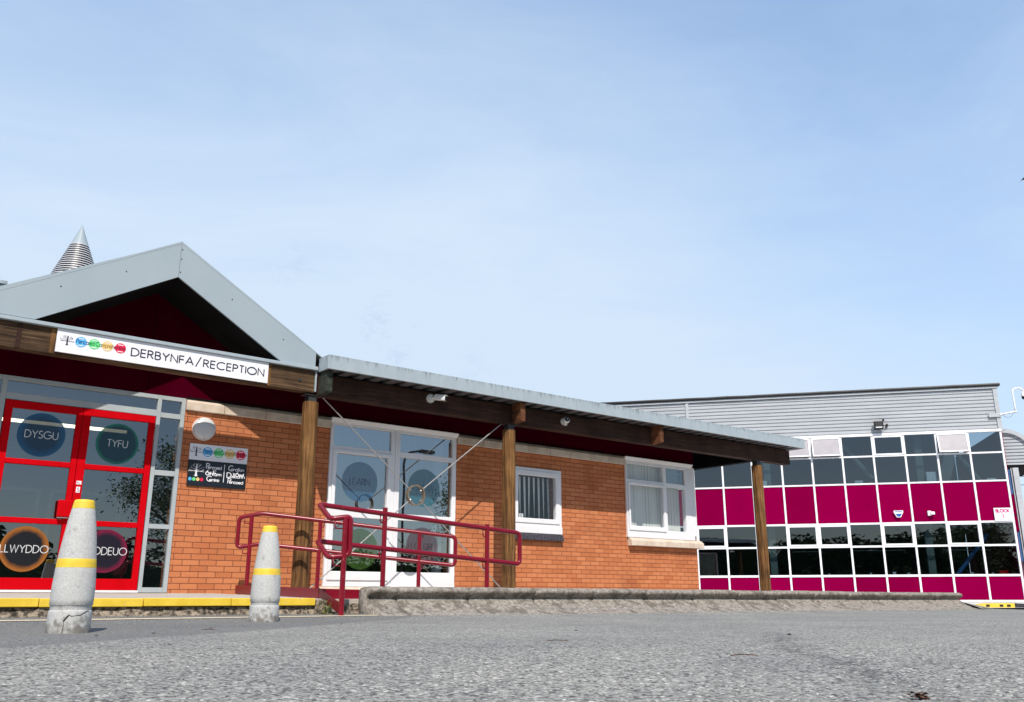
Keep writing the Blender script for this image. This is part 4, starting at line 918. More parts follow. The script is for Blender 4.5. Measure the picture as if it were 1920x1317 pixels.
bm = B(); fit(bm, 'DERBYNFA', 2.715, 3.466, 3.043, .094, .0150, -.8970, gap=.2)
fit(bm, '/', 3.500, 3.560, 3.043, .11, .0140, -.8970); fit(bm, 'RECEPTION', 3.598, 4.402, 3.041, .094, .0150, -.8970, gap=.2)
link('lettering', bm, M_ink, sg, recalc=False)

ws = thing('wall_plaque', 'square white over black plaque with tree emblem screwed to the brick wall', 'sign', (0, 0, 0))
link('plaque_upper', bbox(3.812, 4.612, -.022, -.004, 1.985, 2.203, .002), M_signw, ws)
link('plaque_lower', bbox(3.812, 4.612, -.024, -.004, 1.640, 1.984, .002), M_signk, ws)
bm = B(); xs4 = [4.052, 4.205, 4.357, 4.510]
circles(bm, xs4, 2.103, .067, -.0232)
for i, x_ in enumerate(xs4):
    for dz in (.042, -.045): ribbon(bm, [(-.03, 0), (.03, 0)], x_, 2.103 + dz, 1, .012, -.0246, 8)
fit(bm, 'Pencoed Comprehensive', 3.995, 4.592, 2.085, .056, .0065, -.0252, mfun=lambda x_: 4 + (0 if x_ < 4.13 else 1 if x_ < 4.28 else 2 if x_ < 4.435 else 3))
link('round_logos', bm, [M_cb, M_cg, M_cy, M_cr, M_tb, M_tg, M_ty, M_trr, M_signw], ws, recalc=False)
bm = B(); logo_tree(bm, 3.900, 2.035, .135, -.0232); link('tree_emblem', bm, M_ink, ws, recalc=False)
bm = B(); logo_tree(bm, 3.922, 1.765, .175, -.0252, seed=8); link('tree_emblem', bm, M_signw, ws, recalc=False)
bm = B(); circles(bm, [3.848, 3.900, 3.952, 4.003], 1.728, .023, -.0252); link('colour_dots', bm, [M_cb, M_cg, M_cy, M_cr], ws, recalc=False)
bm = B()
def capword(big, bw, rest, x, x1, z, hb, hs, dx):
    fit(bm, big, x, x + bw, z, hb, .0105, -.0252); fit(bm, rest, x + dx, x1, z, hs, .0080, -.0262, gap=.06)
capword('P', .042, 'encoed', 4.052, 4.258, 1.880, .070, .042, .022); capword('6', .045, 'th', 4.050, 4.142, 1.796, .070, .045, .050); capword('F', .040, 'orm', 4.152, 4.262, 1.792, .066, .042, .018); capword('C', .062, 'entre', 4.072, 4.240, 1.715, .068, .042, .036)
ribbon(bm, [(0, 0), (0, 1)], 4.300, 1.713, .24, .009, -.0252, 0)
capword('C', .062, 'anolfan', 4.358, 4.572, 1.878, .068, .042, .034); fit(bm, 'y', 4.425, 4.452, 1.822, .045, .008, -.0252); capword('6', .045, 'ed', 4.462, 4.572, 1.806, .068, .045, .050)
capword('D', .058, 'osbarth', 4.342, 4.588, 1.785, .066, .040, .046); capword('P', .042, 'encoed', 4.362, 4.572, 1.706, .066, .040, .022)
link('lettering', bm, M_signw, ws, recalc=False)
wl = thing('bulkhead_light', 'round white opal wall light above the plaque', 'wall light', (3.975, 0, 2.412))
bm = B(); lathe(bm, [(.158, 0), (.160, .02), (.156, .035)], 40); o = link('light_base', bm, M_white, wl); o.rotation_euler = (R(90), 0, 0)
bm = B(); lathe(bm, [(.154, .0355), (.150, .055), (.128, .078), (.08, .094), (.03, .099), (0, .0995)], 40); o = link('diffuser', bm, M_lamp, wl, smooth=True); o.rotation_euler = (R(90), 0, 0)
for a in (130, 30, -90):
    bm = B(); thickdisc(bm, math.cos(R(a)) * .138, math.sin(R(a)) * .138, .006, -.075, -.05, 8); link('screw', bm, M_brk, wl)

c1 = thing('cctv_camera', 'white bullet camera on a round base on the canopy beam facing right', 'security camera', (7.035, -.87, 3.10))
bm = B(); thickdisc(bm, 0, 0, .068, -.035, -.001, 32); thickdisc(bm, .0, 0, .045, -.06, -.0355, 24); link('camera_base', bm, M_cctv, c1)
bm = B(); tube(bm, [(0, -.05, 0), (.02, -.09, .0), (.06, -.11, .0)], .022, 12); link('camera_arm', bm, M_cctv, c1, smooth=True)
bd = bpy.data.objects.new('camera_body', None); COL.objects.link(bd); bd.parent = c1; bd.location = (.085, -.135, .0); bd.rotation_euler = (R(8), 0, R(38))
bm = bbox(-.038, .038, -.10, .08, -.038, .038, .012); link('housing', bm, M_cctv, bd)
bm = bbox(-.031, .031, -.104, -.0985, -.031, .031, .006); link('lens_window', bm, M_black, bd)
bm = bbox(-.042, .042, -.118, .06, .0385, .046, .003); link('sun_hood', bm, M_cctv, bd)
c2 = thing('dome_camera', 'white turret camera under the canopy beam between the brackets', 'security camera', (9.70, -.87, 3.07))
bm = B(); thickdisc(bm, 0, .0, .062, -.045, -.001, 28); link('camera_base', bm, M_cctv, c2)
bm = B(); bmesh.ops.create_uvsphere(bm, u_segments=24, v_segments=16, radius=.058); o = link('turret', bm, M_cctv, c2, smooth=True, loc=(.0, -.085, .012))
bm = B(); lathe(bm, [(.001, .0605), (.034, .052), (.045, .040)], 24); o = link('lens_face', bm, M_black, c2, loc=(.0, -.085, .012)); o.rotation_euler = (R(78), 0, R(-22))
bm = B(); tube(bm, [(0, 0, .060), (0, 0, .066)], .012, 14); o = link('lens', bm, M_steel, c2, loc=(.0, -.085, .012)); o.rotation_euler = (R(78), 0, R(-22))
bm = bbox(-.03, .035, -.07, -.02, -.075, -.03, .012); link('microphone_box', bm, M_cctv, c2)

# ------------------------------------------------------------------ handrails
def rail_loop(bm, top, bot, r=.0245):
    # top and bottom rail joined by round bends at both ends
    pts = fillet(top, .06, 6); 
def handrail(th_, loop, posts, tabs):
    bm = B(); P = fillet(loop + [loop[0], loop[1]], .065, 6); P = P[1:-1]
    # build closed path with filleted corners
    pts = []
    n_ = len(loop)
    for i in range(n_):
        a, b, c = Vector(loop[i - 1]), Vector(loop[i]), Vector(loop[(i + 1) % n_])
        u = a - b; v = c - b; r_ = min(.06, u.length * .45, v.length * .45); p0 = b + u.normalized() * r_; p1 = b + v.normalized() * r_
        for k in range(7):
            t = k / 6; pts.append((p0 * (1 - t) + b * t) * (1 - t) + (b * (1 - t) + p1 * t) * t)
    tube(bm, pts, .0265, 16, closed=True); link('rail', bm, M_rail, th_, smooth=True)
    for (x_, y_, z0, z1) in posts:
        bm = B(); tube(bm, [(x_, y_, z0), (x_, y_, z1 - .006), (x_, y_, z1)], .0265, 16); link('rail_post', bm, M_rail, th_, smooth=False)
    for (x_, y_, z_, dx) in tabs:
        bm = B(); tube(bm, fillet([(x_ + dx, y_, z_ - .02), (x_ + dx, y_, z_ - .095), (x_, y_, z_ - .095)], .02, 4), .0065, 8); link('rail_bracket', bm, M_rail, th_, smooth=True)
h1 = thing('ramp_handrail', 'long crimson tubular handrail beside the kerb, its left end bent toward the camera', 'handrail')
def zo(x_): return 1.138 - (x_ - 4.107) * .0705
A_ = (6.72, -3.44); 
loop1 = [(4.204, -3.90, .985), (4.16, -3.72, 1.0), (4.107, -3.39, zo(4.107)), (A_[0], A_[1], zo(A_[0])), (A_[0], A_[1], zo(A_[0]) - .362), (4.107, -3.39, zo(4.107) - .370), (4.16, -3.72, .61), (4.204, -3.90, .60)]
loop1 = [(4.215, -3.90, .985), (4.02, -3.84, .955), (4.107, -3.39, zo(4.107)), (A_[0], A_[1], zo(A_[0])), (A_[0], A_[1], zo(A_[0]) - .362), (4.107, -3.39, zo(4.107) - .372), (4.02, -3.84, .585), (4.215, -3.90, .605)]
handrail(h1, loop1, [(4.16, -3.895, .03, .975), (4.888, -3.40, .19, 1.150), (6.243, -3.43, .17, 1.035)],
         [(4.888, -3.40, zo(4.888), -.055), (4.888, -3.40, zo(4.888) - .36, -.055), (6.243, -3.43, zo(6.243), -.06), (6.243, -3.43, zo(6.243) - .36, -.06), (4.16, -3.87, .96, -.10), (4.16, -3.87, .60, -.10)])
bm = B(); v = [(4.205, -3.30), (4.215, -3.30), (4.175, -3.88), (4.165, -3.88)]
q0 = [bm.verts.new((a, b, z)) for (a, b), z in zip(v, (.215, .215, .04, .04))]; q1 = [bm.verts.new((a, b, z)) for (a, b), z in zip(v, (.300, .300, .145, .145))]
bm.faces.new(q0[::-1]); bm.faces.new(q1)
for i in range(4): bm.faces.new((q0[i], q0[(i + 1) % 4], q1[(i + 1) % 4], q1[i]))
link('toe_plate', bm, M_rail, h1)
h2 = thing('entrance_handrail', 'crimson tubular handrail passing in front of the left timber post by the brick wall', 'handrail')
def q_(x_): return -(0.76 + (x_ - 4.581) * (1.96 - .76) / (6.80 - 4.581))
def zi(x_): return 1.262 - (x_ - 4.581) * .1225
loop2 = [(4.345, -.62, 1.205), (4.581, -.76, zi(4.581)), (6.800, q_(6.8), zi(6.80)), (6.800, q_(6.8), zi(6.8) - .372), (4.581, -.76, zi(4.581) - .388), (4.30, -.62, .815)]
loop2 = [(4.335, -.62, 1.205), (4.581, -.76, zi(4.581)), (6.800, q_(6.8), zi(6.80)), (6.800, q_(6.8), zi(6.8) - .372), (4.581, -.76, zi(4.581) - .388), (4.335, -.62, .825)]
handrail(h2, loop2, [(4.47, -.70, .25, 1.232), (5.24, q_(5.24), .21, zi(5.24) - .01), (6.38, q_(6.38), .2, zi(6.38) + .0)],
         [(4.47, -.70, 1.225, -.09), (4.47, -.70, .845, -.09), (5.24, q_(5.24), zi(5.24), .05), (5.24, q_(5.24), zi(5.24) - .385, .05), (6.38, q_(6.38), zi(6.38), .05), (6.38, q_(6.38), zi(6.38) - .375, .05)])
bm = B()
v = [(4.365, -.60), (4.375, -.593), (4.215, -3.29), (4.205, -3.29)]
q0 = [bm.verts.new((a, b, z)) for (a, b), z in zip(v, (.255, .255, .20, .20))]; q1 = [bm.verts.new((a, b, z)) for (a, b), z in zip(v, (.362, .362, .300, .300))]
bm.faces.new(q0[::-1]); bm.faces.new(q1)
for i in range(4): bm.faces.new((q0[i], q0[(i + 1) % 4], q1[(i + 1) % 4], q1[i]))
link('toe_plate', bm, M_rail, h2)
bm = B(); prism(bm, [(4.23, .19), (4.80, .19), (4.80, .29), (4.23, .300)], -3.10, -3.09); link('toe_plate', bm, M_rail, h2)

# ------------------------------------------------------------------ bollards
def bollard(x_, y_, z_, rot, label, crack):
    b_ = thing('concrete_bollard', label, 'bollard', (x_, y_, z_ - .01), rot, 'tapered concrete bollards in front of the doors')
    H = .812; P = [(355, 0), (355, 195), (345, 205), (325, 212), (322, 240), (340, 248), (355, 252), (355, 300), (347, 420), (336, 520)]
    def seg(pts, name, mat, cap=False, sm=True):
        bm = B(); lathe(bm, [(w_ / 2 / 1165 * H, h / 1165 * H) for w_, h in pts], 44)
        for v in bm.verts:
            n_ = noise.noise(v.co * 14) * .0018 + noise.noise(v.co * 45) * .0011
            rr = math.hypot(v.co.x, v.co.y)
            if rr > .01: v.co.x *= 1 + n_ / rr; v.co.y *= 1 + n_ / rr
        return link(name, bm, mat, b_, smooth=sm)
    def body(pts): 
        out_ = []
        for (a, b) in zip(pts[:-1], pts[1:]):
            k = max(1, int((b[1] - a[1]) / 30))
            for i in range(k): out_.append((a[0] + (b[0] - a[0]) * i / k, a[1] + (b[1] - a[1]) * i / k))
        return out_ + [pts[-1]]
    seg(body([(352, -20), (354, 0), (355, 60), (352, 190), (346, 200), (336, 206)]), 'base_ring', M_conc)
    seg(body([(334, 204), (334, 238), (340, 243), (350, 248), (353, 300), (352, 400), (343, 490), (333, 562), (331, 566)]), 'shaft', M_conc)
    seg(body([(333, 566), (331, 572), (318, 640), (316, 642)]), 'yellow_band', M_yel)
    seg(body([(315, 642), (300, 715), (274, 830), (246, 930), (216, 1020), (192, 1082), (190, 1085)]), 'upper_shaft', M_conc)
    seg(body([(192, 1086), (190, 1092), (176, 1140), (168, 1155), (150, 1163), (90, 1167), (0, 1168)]), 'yellow_cap', M_yel)
    if crack:
        bm = B(); r_ = .1245
        def cp(u, h): a = R(u); return (math.cos(a) * r_, math.sin(a) * r_, h)
        for pl, th2 in (([(-100, .0), (-98, .05), (-99, .085), (-92, .105), (-87, .118), (-80, .108), (-70, .112), (-58, .115), (-47, .128), (-38, .140), (-30, .146)], .0016), ([(-99, .082), (-93, .101), (-88, .114)], .004)):
            pl = [(a - 18, b) for a, b in pl]
            for (a, b) in zip(pl[:-1], pl[1:]): tube(bm, [cp(*a), cp(*b)], th2, 6)
        link('crack', bm, M_black, b_)
    return b_
bollard(1.335, -5.80, .0, 0, 'larger nearer tapered concrete bollard with cracked base in front of the red doors', True)
bollard(3.165, -4.41, .01, 2.1, 'further tapered concrete bollard in front of the brick wall and handrail', False)

# ------------------------------------------------------------------ far block
BO = (28.44, 10.864, 0); BR = -R(51.308)
BK = thing('school_block', 'two-storey block with magenta panels, gridded glazing and ribbed grey cladding', 'building', BO, BR)
PT = 1.147; T1 = 10.335; NB = 21
ms = [T1 - PT * k for k in range(NB + 1)]
zr = [(.13, .96), (1.04, 2.04), (2.11, 2.89), (2.96, 4.40), (4.46, 5.46), (5.52, 6.27)]
bm = B()
for m_ in ms: addbev(bm, m_ - .035, m_ + .035, -.05, .05, .06, 6.272, .004)
for a, b in zip(ms[1:], ms[:-1]):
    for z0, z1 in ((.062, .13), (.96, 1.04), (2.04, 2.11), (2.89, 2.96), (4.40, 4.46), (5.46, 5.52)): addbev(bm, a + .0355, b - .0355, -.045, .045, z0, z1, .003)
link('curtain_frame', bm, M_white, BK)
bm = B(); addbev(bm, ms[-1] - .05, T1 + .05, -.075, .05, 6.275, 6.375, .004); link('head_frame', bm, M_white, BK)
for i, (b, a) in enumerate(zip(ms[:-1], ms[1:])):
    if b < -6: continue
    for z0, z1 in ((.13, .96), (2.96, 4.40)):
        bm = B(); addbev(bm, a + .036, b - .036, -.02, .02, z0 + .001, z1 - .001, .004); link('magenta_panel', bm, M_magenta, BK)
    thickC = i in (1, 3, 5, 6, 9); thickA = i in (3,); openA = i in (1, 5, 6)
    for r_, (z0, z1) in enumerate(zr):
        if r_ in (0, 3): continue
        if r_ == 5 and openA:
            sub = bpy.data.objects.new('open_vent', None); COL.objects.link(sub); sub.parent = BK; sub.location = (0, -.055, 6.262); sub.rotation_euler = (-R(13), 0, 0)
            bm = B(); ring(bm, a + .045, b - .045, -.745, -.002, .045, -.02, .02, .004); link('vent_frame', bm, M_white, sub)
            bm = B(); sheet(bm, a + .085, b - .085, .0, -.705, -.04); link('vent_pane', bm, M_ventrefl, sub, recalc=False)
            continue
        if (r_ == 2 and thickC) or (r_ == 5 and thickA):
            bm = B(); ring(bm, a + .036, b - .036, z0 + .001, z1 - .001, .06, -.065, .03, .006); link('vent_frame', bm, M_white, BK)
            pane(a + .095, b - .095, z0 + .06, z1 - .06, -.01, M_glass2, parent=BK)
        else: pane(a + .035, b - .035, z0, z1, 0.0, M_glass2, parent=BK)
bm = B(); addbev(bm, -14, T1 + .04, -.03, .3, -.05, .058, .004); link('plinth', bm, M_apron, BK)
# ribbed cladding
def cladding(x0, x1, z0, z1, pitch=.14, y=-.02):
    bm = B(); z = z0
    while z < z1 - .01:
        zt = min(z + pitch, z1)
        prismx(bm, [(y + .06, z), (y + .028, z + .004), (y, z + .03), (y, zt - .012), (y + .022, zt), (y + .06, zt)], x0, x1)
        z += pitch
    return bm
link('cladding', cladding(-1.19, 10.28, 6.385, 7.93), M_clad, BK)
link('cladding', cladding(-13.7, -1.31, 6.385, 7.93), M_clad, BK)
bm = B(); zz = 6.385
while zz < 7.93: box(bm, -13.6, -1.32, -.008, .03, zz - .012, zz + .014); box(bm, -1.18, 10.27, -.008, .03, zz - .012, zz + .014); zz += .14
link('rib_shadow_gap', bm, M_groove, BK)
bm = B(); addbev(bm, -1.31, -1.19, -.06, .04, 6.38, 7.94, .004); addbev(bm, 10.28, 10.43, -.06, .10, 6.38, 7.94, .004); link('cladding_trim', bm, M_clad, BK)
bm = B(); addbev(bm, -13.7, 10.45, -.09, .1, 7.942, 8.02, .004); link('eaves_trim', bm, M_clad, BK)
bm = B(); n_ = 60; R1 = []
for i in range(n_ + 1):
    x_ = -13.8 + 24.34 * i / n_; dz = .012 * noise.noise(Vector((x_ * 1.3, 0, 0)))
    R1.append([bm.verts.new((x_, y_, z_ + dz)) for y_, z_ in ((-.13, 8.03), (-.15, 8.08), (-.12, 8.135), (0, 8.15), (.3, 8.14), (.3, 8.03))])
for i in range(n_):
    for k in range(6): bm.faces.new((R1[i][k], R1[i][(k + 1) % 6], R1[i + 1][(k + 1) % 6], R1[i + 1][k]))
bm.faces.new(R1[0]); bm.faces.new(R1[-1][::-1])
link('roof_edge', bm, M_black, BK)
# shell and interior
bm = B(); box(bm, -13.7, 10.3, 7.0, 7.2, 0, 8.0); box(bm, -13.7, 10.4, .35, 7.0, 7.95, 8.05); box(bm, -13.9, -13.7, .0, 7.0, 0, 8.0)
box(bm, -13.7, 10.3, .25, 6.99, 2.90, 3.3); box(bm, -13.7, 10.3, .1, 6.99, .02, .12); box(bm, -13.7, 10.3, .06, .2, 6.42, 7.9)
link('shell', bm, M_intb, BK)
bm = B(); box(bm, 10.37, 10.42, .06, 7.2, 4.45, 6.38); box(bm, 10.37, 10.42, .06, 7.2, 0, 4.44); link('end_wall', bm, M_magenta, BK)
bm = B()
for xc in (7.45, 1.75, -3.9): box(bm, xc - .13, xc + .13, .35, .6, .13, 2.9); box(bm, xc - .13, xc + .13, .35, .6, 3.3, 7.9)
link('steel_column', bm, M_intg, BK)
bm = B()
for (xa, za_, xb, zb_) in ((8.4, 6.3, 9.9, 3.9), (4.6, 6.2, 5.7, 4.7)): tube(bm, [(xa, .5, za_), (xb, .5, zb_)], .09, 8)
link('steel_brace', bm, M_intg, BK)
bm = B(); tube(bm, [(8.2, .45, .9), (9.5, .45, 2.5)], .075, 8); link('blue_brace', bm, M_blue, BK)
bm = B(); rnd = random.Random(4)
for x_ in (3.7, 4.5, 5.2, 6.0, 6.5, 8.7, 9.4): 
    w_ = rnd.uniform(.05, .12); addbev(bm, x_, x_ + w_, .12, .2, 1.04, 1.04 + rnd.uniform(.05, .12), .01)
addbev(bm, 5.0, 5.3, .2, .3, 4.47, 4.60, .01); addbev(bm, 1.5, 1.7, .12, .3, 4.47, 4.68, .01); addbev(bm, 7.6, 7.95, .15, .3, 4.47, 4.85, .01); addbev(bm, 9.7, 10.0, .15, .3, 4.47, 4.55, .01)
link('sill_items', bm, M_blind, BK)
bm = B(); addbev(bm, 9.66, 9.95, .12, .3, 1.04, 1.17, .01); link('red_box', bm, M_red, BK)
bm = B()
for (a, b, z_) in ((2.6, 3.6, 2.0), (4.9, 6.9, 2.02), (8.3, 10.0, 2.0), (-1.0, 1.2, 2.55)): box(bm, a, b, 2.2, 2.25, z_, z_ + .025)
link('ceiling_trunking', bm, M_blind, BK)
# wing with barrel roof right of the block
WG = thing('barrel_roof_wing', 'narrow wing with curved ribbed roof and pale downpipe right of the magenta block', 'building', BO, BR)
bm = B(); pts = [(10.47, 5.05)] + [(10.47 + 1.05 * math.sin(R(a)), 5.05 + 1.22 * math.cos(R(a))) for a in range(0, 91, 9)]
prism(bm, pts, .35, .5, 0); link('barrel_end', bm, M_clad, WG)
bm = B()
for k in range(9):
    z_ = 5.13 + k * .125; xr = 10.47 + 1.03 * math.sqrt(max(0, 1 - ((z_ - 5.05) / 1.22) ** 2))
    if xr > 10.52: box(bm, 10.475, xr - .02, .338, .349, z_, z_ + .022)
link('rib_line', bm, M_groove, WG)
bm = B()
for (ra, rb, y0, y1) in ((1.05, 1.20, .25, .6),):
    for a in range(0, 90, 9):
        q = [(10.47 + r_ * math.sin(R(t_)), 5.05 + (r_ + .17) * math.cos(R(t_))) for r_, t_ in ((ra, a), (rb, a), (rb, a + 9), (ra, a + 9))]
        prism(bm, q, y0, y1)
bmesh.ops.remove_doubles(bm, verts=bm.verts, dist=1e-5)
link('barrel_edge', bm, M_clad, WG)
bm = B(); box(bm, 10.47, 11.75, .36, 3.0, 4.93, 5.045); link('barrel_soffit', bm, M_dark, WG)
bm = B(); box(bm, 10.47, 10.60, .40, .5, 3.95, 4.9); box(bm, 10.47, 10.60, .40, .5, 1.5, 2.55); link('wing_glass', bm, M_blue, WG)
bm = B(); box(bm, 10.47, 10.62, .38, .5, 3.20, 3.93); box(bm, 10.47, 10.62, .38, .5, 2.60, 3.15); link('magenta_panel', bm, M_magenta, WG)
bm = B(); addbev(bm, 10.60, 10.635, .35, .5, .05, 4.93, .004); addbev(bm, 10.66, 10.86, .30, .55, .05, 4.93, .01); link('downpipe', bm, M_clad, WG)
bm = B(); box(bm, 10.44, 10.65, .52, 2.5, .05, 4.92); link('wing_wall', bm, M_clad, WG)
# things fixed to the block
def onblock(name, label, cat, t, y, z):
    c, s_ = math.cos(BR), math.sin(BR)
    return thing(name, label, cat, (BO[0] + c * t - s_ * y, BO[1] + s_ * t + c * y, z), BR)
fl = onblock('floodlight', 'small black floodlight on the ribbed cladding above the block windows', 'floodlight', 6.03, -.02, 6.66)
bm = B(); addbev(bm, -.17, .17, -.24, -.14, -.17, .17, .02); link('lamp_body', bm, M_black, fl)
bm = B(); addbev(bm, -.12, .12, -.247, -.2405, -.04, .12, .002); link('lamp_glass', bm, M_brk, fl)
bm = B(); addbev(bm, -.12, .12, -.250, -.2405, -.10, -.06, .002); link('lamp_reflector', bm, M_white, fl)
bm = B(); tube(bm, [(-.19, -.19, 0), (-.19, -.02, 0)], .015, 8); tube(bm, [(.19, -.19, 0), (.19, -.02, 0)], .015, 8); addbev(bm, .17, .24, -.12, -.06, .17, .27, .01); addbev(bm, .28, .37, -.10, -.01, -.03, .07, .02); tube(bm, [(.1, -.08, -.1), (.22, -.05, -.14), (.33, -.04, -.04)], .008, 6)
link('bracket', bm, M_black, fl)
al = onblock('alarm_box', 'blue and white alarm box on a magenta panel', 'alarm box', 6.40, -.02, 3.27)
bm = B(); prism(bm, [(-.16, .12), (-.17, .06), (-.07, -.13), (.07, -.13), (.17, .06), (.16, .12)], -.10, -.0005, 0); link('alarm_case', bm, M_white, al)
bm = B(); prism(bm, [(-.13, .09), (-.13, .065), (.13, .065), (.13, .09)], -.104, -.1005); prism(bm, [(-.115, .0), (-.05, -.105), (.05, -.105), (.115, .0)], -.104, -.1005); link('alarm_face', bm, M_badge, al)
sn = onblock('motion_sensor', 'small white motion sensor on a magenta panel right of the alarm box', 'sensor', 7.52, -.02, 3.26)
bm = B(); addbev(bm, -.09, .03, -.07, -.0005, -.08, .10, .01); link('sensor_plate', bm, M_white, sn)
bm = B(); addbev(bm, .0, .14, -.17, -.071, -.05, .06, .025); link('sensor_head', bm, M_white, sn)
bs = onblock('block_sign', 'white sign reading BLOCK 1 at the corner of the magenta block', 'sign', 9.995, -.07, 3.18)
bm = B(); addbev(bm, -.29, .29, -.01, .0, -.235, .235, .002); link('sign_board', bm, M_signw, bs)
bm = B(); wd = text_width('BLOCK', .105, .2); text(bm, 'BLOCK', -wd / 2, .075, .105, .030, -.0125, gap=.2); text(bm, '1', -.02, -.13, .12, .030, -.0125); link('lettering', bm, M_txtm, bs, recalc=False)
bm = B(); disc(bm, 0, -.07, .098, -.0118, 30, hole=.092); link('sign_ring', bm, M_pale, bs, recalc=False)
pc = onblock('pole_camera', 'white domed camera hanging from a swan-neck pole at the block corner', 'security camera', 10.43, -.06, 6.9)
bm = B(); addbev(bm, -.42, .0, -.05, -.005, -.08, .07, .01); link('mount', bm, M_clad, pc)
bm = B(); tube(bm, [(-.05, -.04, 0), (.56, -.04, .10)], .032, 10); link('bracket_arm', bm, M_steel, pc)
bm = B(); P = [(.52, -.04, .08), (.52, -.04, .30), (.51, -.04, .86)] + [(.51 + .19 - .19 * math.cos(R(a)), -.04, .86 + .14 * math.sin(R(a))) for a in range(15, 165, 15)] + [(.89, -.04, .86)]
tube(bm, P, .030, 10); link('swan_neck', bm, M_white, pc, smooth=True)
bm = B(); lathe(bm, [(.0, .08), (.05, .075), (.09, .0), (.115, -.09), (.115, -.12)], 24); link('camera_cap', bm, M_white, pc, smooth=True, loc=(.905, -.04, .78))
bm = B(); lathe(bm, [(.105, -.121), (.105, -.16), (.085, -.21), (.04, -.235), (0, -.24)], 24); link('camera_dome', bm, M_black, pc, smooth=True, loc=(.905, -.04, .78))
bm = B(); tube(bm, [(.44, -.04, .06), (.40, -.04, -.03), (.30, -.04, -.11), (.20, -.04, -.12), (.08, -.04, -.05), (.03, -.04, .0)], .006, 6); link('cable', bm, M_brk, pc)

# low rubber ramp at the far edge of the asphalt
sr = thing('rubber_ramp', 'low yellow ramp with black marks at the far edge of the asphalt', 'ramp', (18.12, -3.73, .022), -R(37.93))
bm = B(); prism(bm, [(-.46, 0), (-.36, .035), (-.12, .078), (-.05, .085), (.36, .085), (.36, 0)], 0, .35); link('ramp_body', bm, M_yel, sr)
bm = B()
for x_ in (-.16, .10, .24): addbev(bm, x_ - .03, x_ + .04, -.006, .0, .02, .06, .002)
link('black_mark', bm, M_black, sr)
bm = B(); prism(bm, [(.362, 0), (.362, .087), (.56, .075), (.60, 0)], 0, .35); link('ramp_end', bm, M_brk, sr)

# ------------------------------------------------------------------ small things on the ground
wd_ = thing('weed', 'yellow-green weed growing at the foot of the crimson handrail post', 'weed', (4.13, -3.62, .045))
bm = B(); rnd = random.Random(9)
for i in range(150):
    a = rnd.uniform(0, 6.28); rr = abs(rnd.gauss(0, .09)); h = abs(rnd.gauss(.0, .05)) + .006 + (.10 if i % 19 == 0 else 0)
    p = Vector((math.cos(a) * rr, math.sin(a) * rr * .5, h)); s_ = rnd.uniform(.006, .013)
    d1 = Vector((rnd.uniform(-1, 1), rnd.uniform(-1, 1), rnd.uniform(-.4, .6))).normalized(); d2 = d1.cross(Vector((rnd.uniform(-1, 1), rnd.uniform(-1, 1), 1))).normalized()
    bm.faces.new([bm.verts.new(p + v_) for v_ in (-d1 * s_, d2 * s_ * .6, d1 * s_ * 1.2, -d2 * s_ * .6)])
link('leaves', bm, M_weed, wd_, recalc=False)
bm = B()
for i in range(11):
    a = rnd.uniform(0, 6.28); e = Vector((math.cos(a) * rnd.uniform(.03, .1), math.sin(a) * .04, rnd.uniform(.05, .16))); tube(bm, [(0, 0, 0), e * .5 + Vector((0, 0, .01)), e], .0014, 5)
link('stems', bm, M_weed, wd_)
def pebble(x_, y_, s_, seed, mat=M_stonep):
    bm = B(); bmesh.ops.create_icosphere(bm, subdivisions=2, radius=1)
    for v in bm.verts:
        k = 1 + .35 * noise.noise(v.co * 1.3 + Vector((seed * 3.1, 0, 0))); v.co = Vector((v.co.x * s_ * k * 1.4, v.co.y * s_ * k, v.co.z * s_ * k * .6))
    o = link('loose_stone', bm, mat, loc=(x_, y_, gz(x_, y_) + s_ * .35), rotz=seed); return tag(o, 'small dark stone lying loose on the grey asphalt', 'stone', 'loose stones on the asphalt')
def at_px(u, v):   # ground point under a photograph position
    f = 1656.4; p_ = R(15.61); x_ = (u - 960) / f; y_ = (658.5 - v) / f
    fwd = math.cos(p_) - y_ * math.sin(p_); up = math.sin(p_) + y_ * math.cos(p_)
    t = -.222 / up
    for _ in range(6):
        q = CP + FW * (fwd * t) + RT * (x_ * t); t = (gz(q.x, q.y) + .003 - .205) / up
    return q
rnd = random.Random(21)
for i, (u, v, s_) in enumerate(((1365, 1227, .008), (1110, 1236, .006), (318, 1210, .009), (288, 1187, .008), (180, 1193, .012), (265, 1212, .006), (395, 1178, .010), (1033, 1298, .005), (1275, 1296, .006), (1080, 1182, .007), (1480, 1190, .012), (1600, 1260, .006), (640, 1170, .006), (905, 1214, .006), (520, 1265, .004))):
    q = at_px(u, v); pebble(q.x, q.y, s_, i)
for i, (u, v) in enumerate(((390, 1183), (1044, 1204), (1394, 1232))):
    q = at_px(u, v); bm = B(); a = rnd.uniform(-.3, .3)
    tube(bm, fillet([(-.05, 0, .006), (0, .01, .010), (.055, -.005, .006)], .02, 3), .0022, 6)
    o = link('twig', bm, M_brown, loc=(q.x, q.y, gz(q.x, q.y) + .003), rotz=-R(38) + a)
    tag(o, ('thin brown twig on the asphalt behind the far bollard line at left', 'thin dark twig on the open asphalt in the middle', 'thin reddish twig on the asphalt right of the middle')[i], 'twig')
q = at_px(1726, 1312)
bm = B(); rnd = random.Random(33)
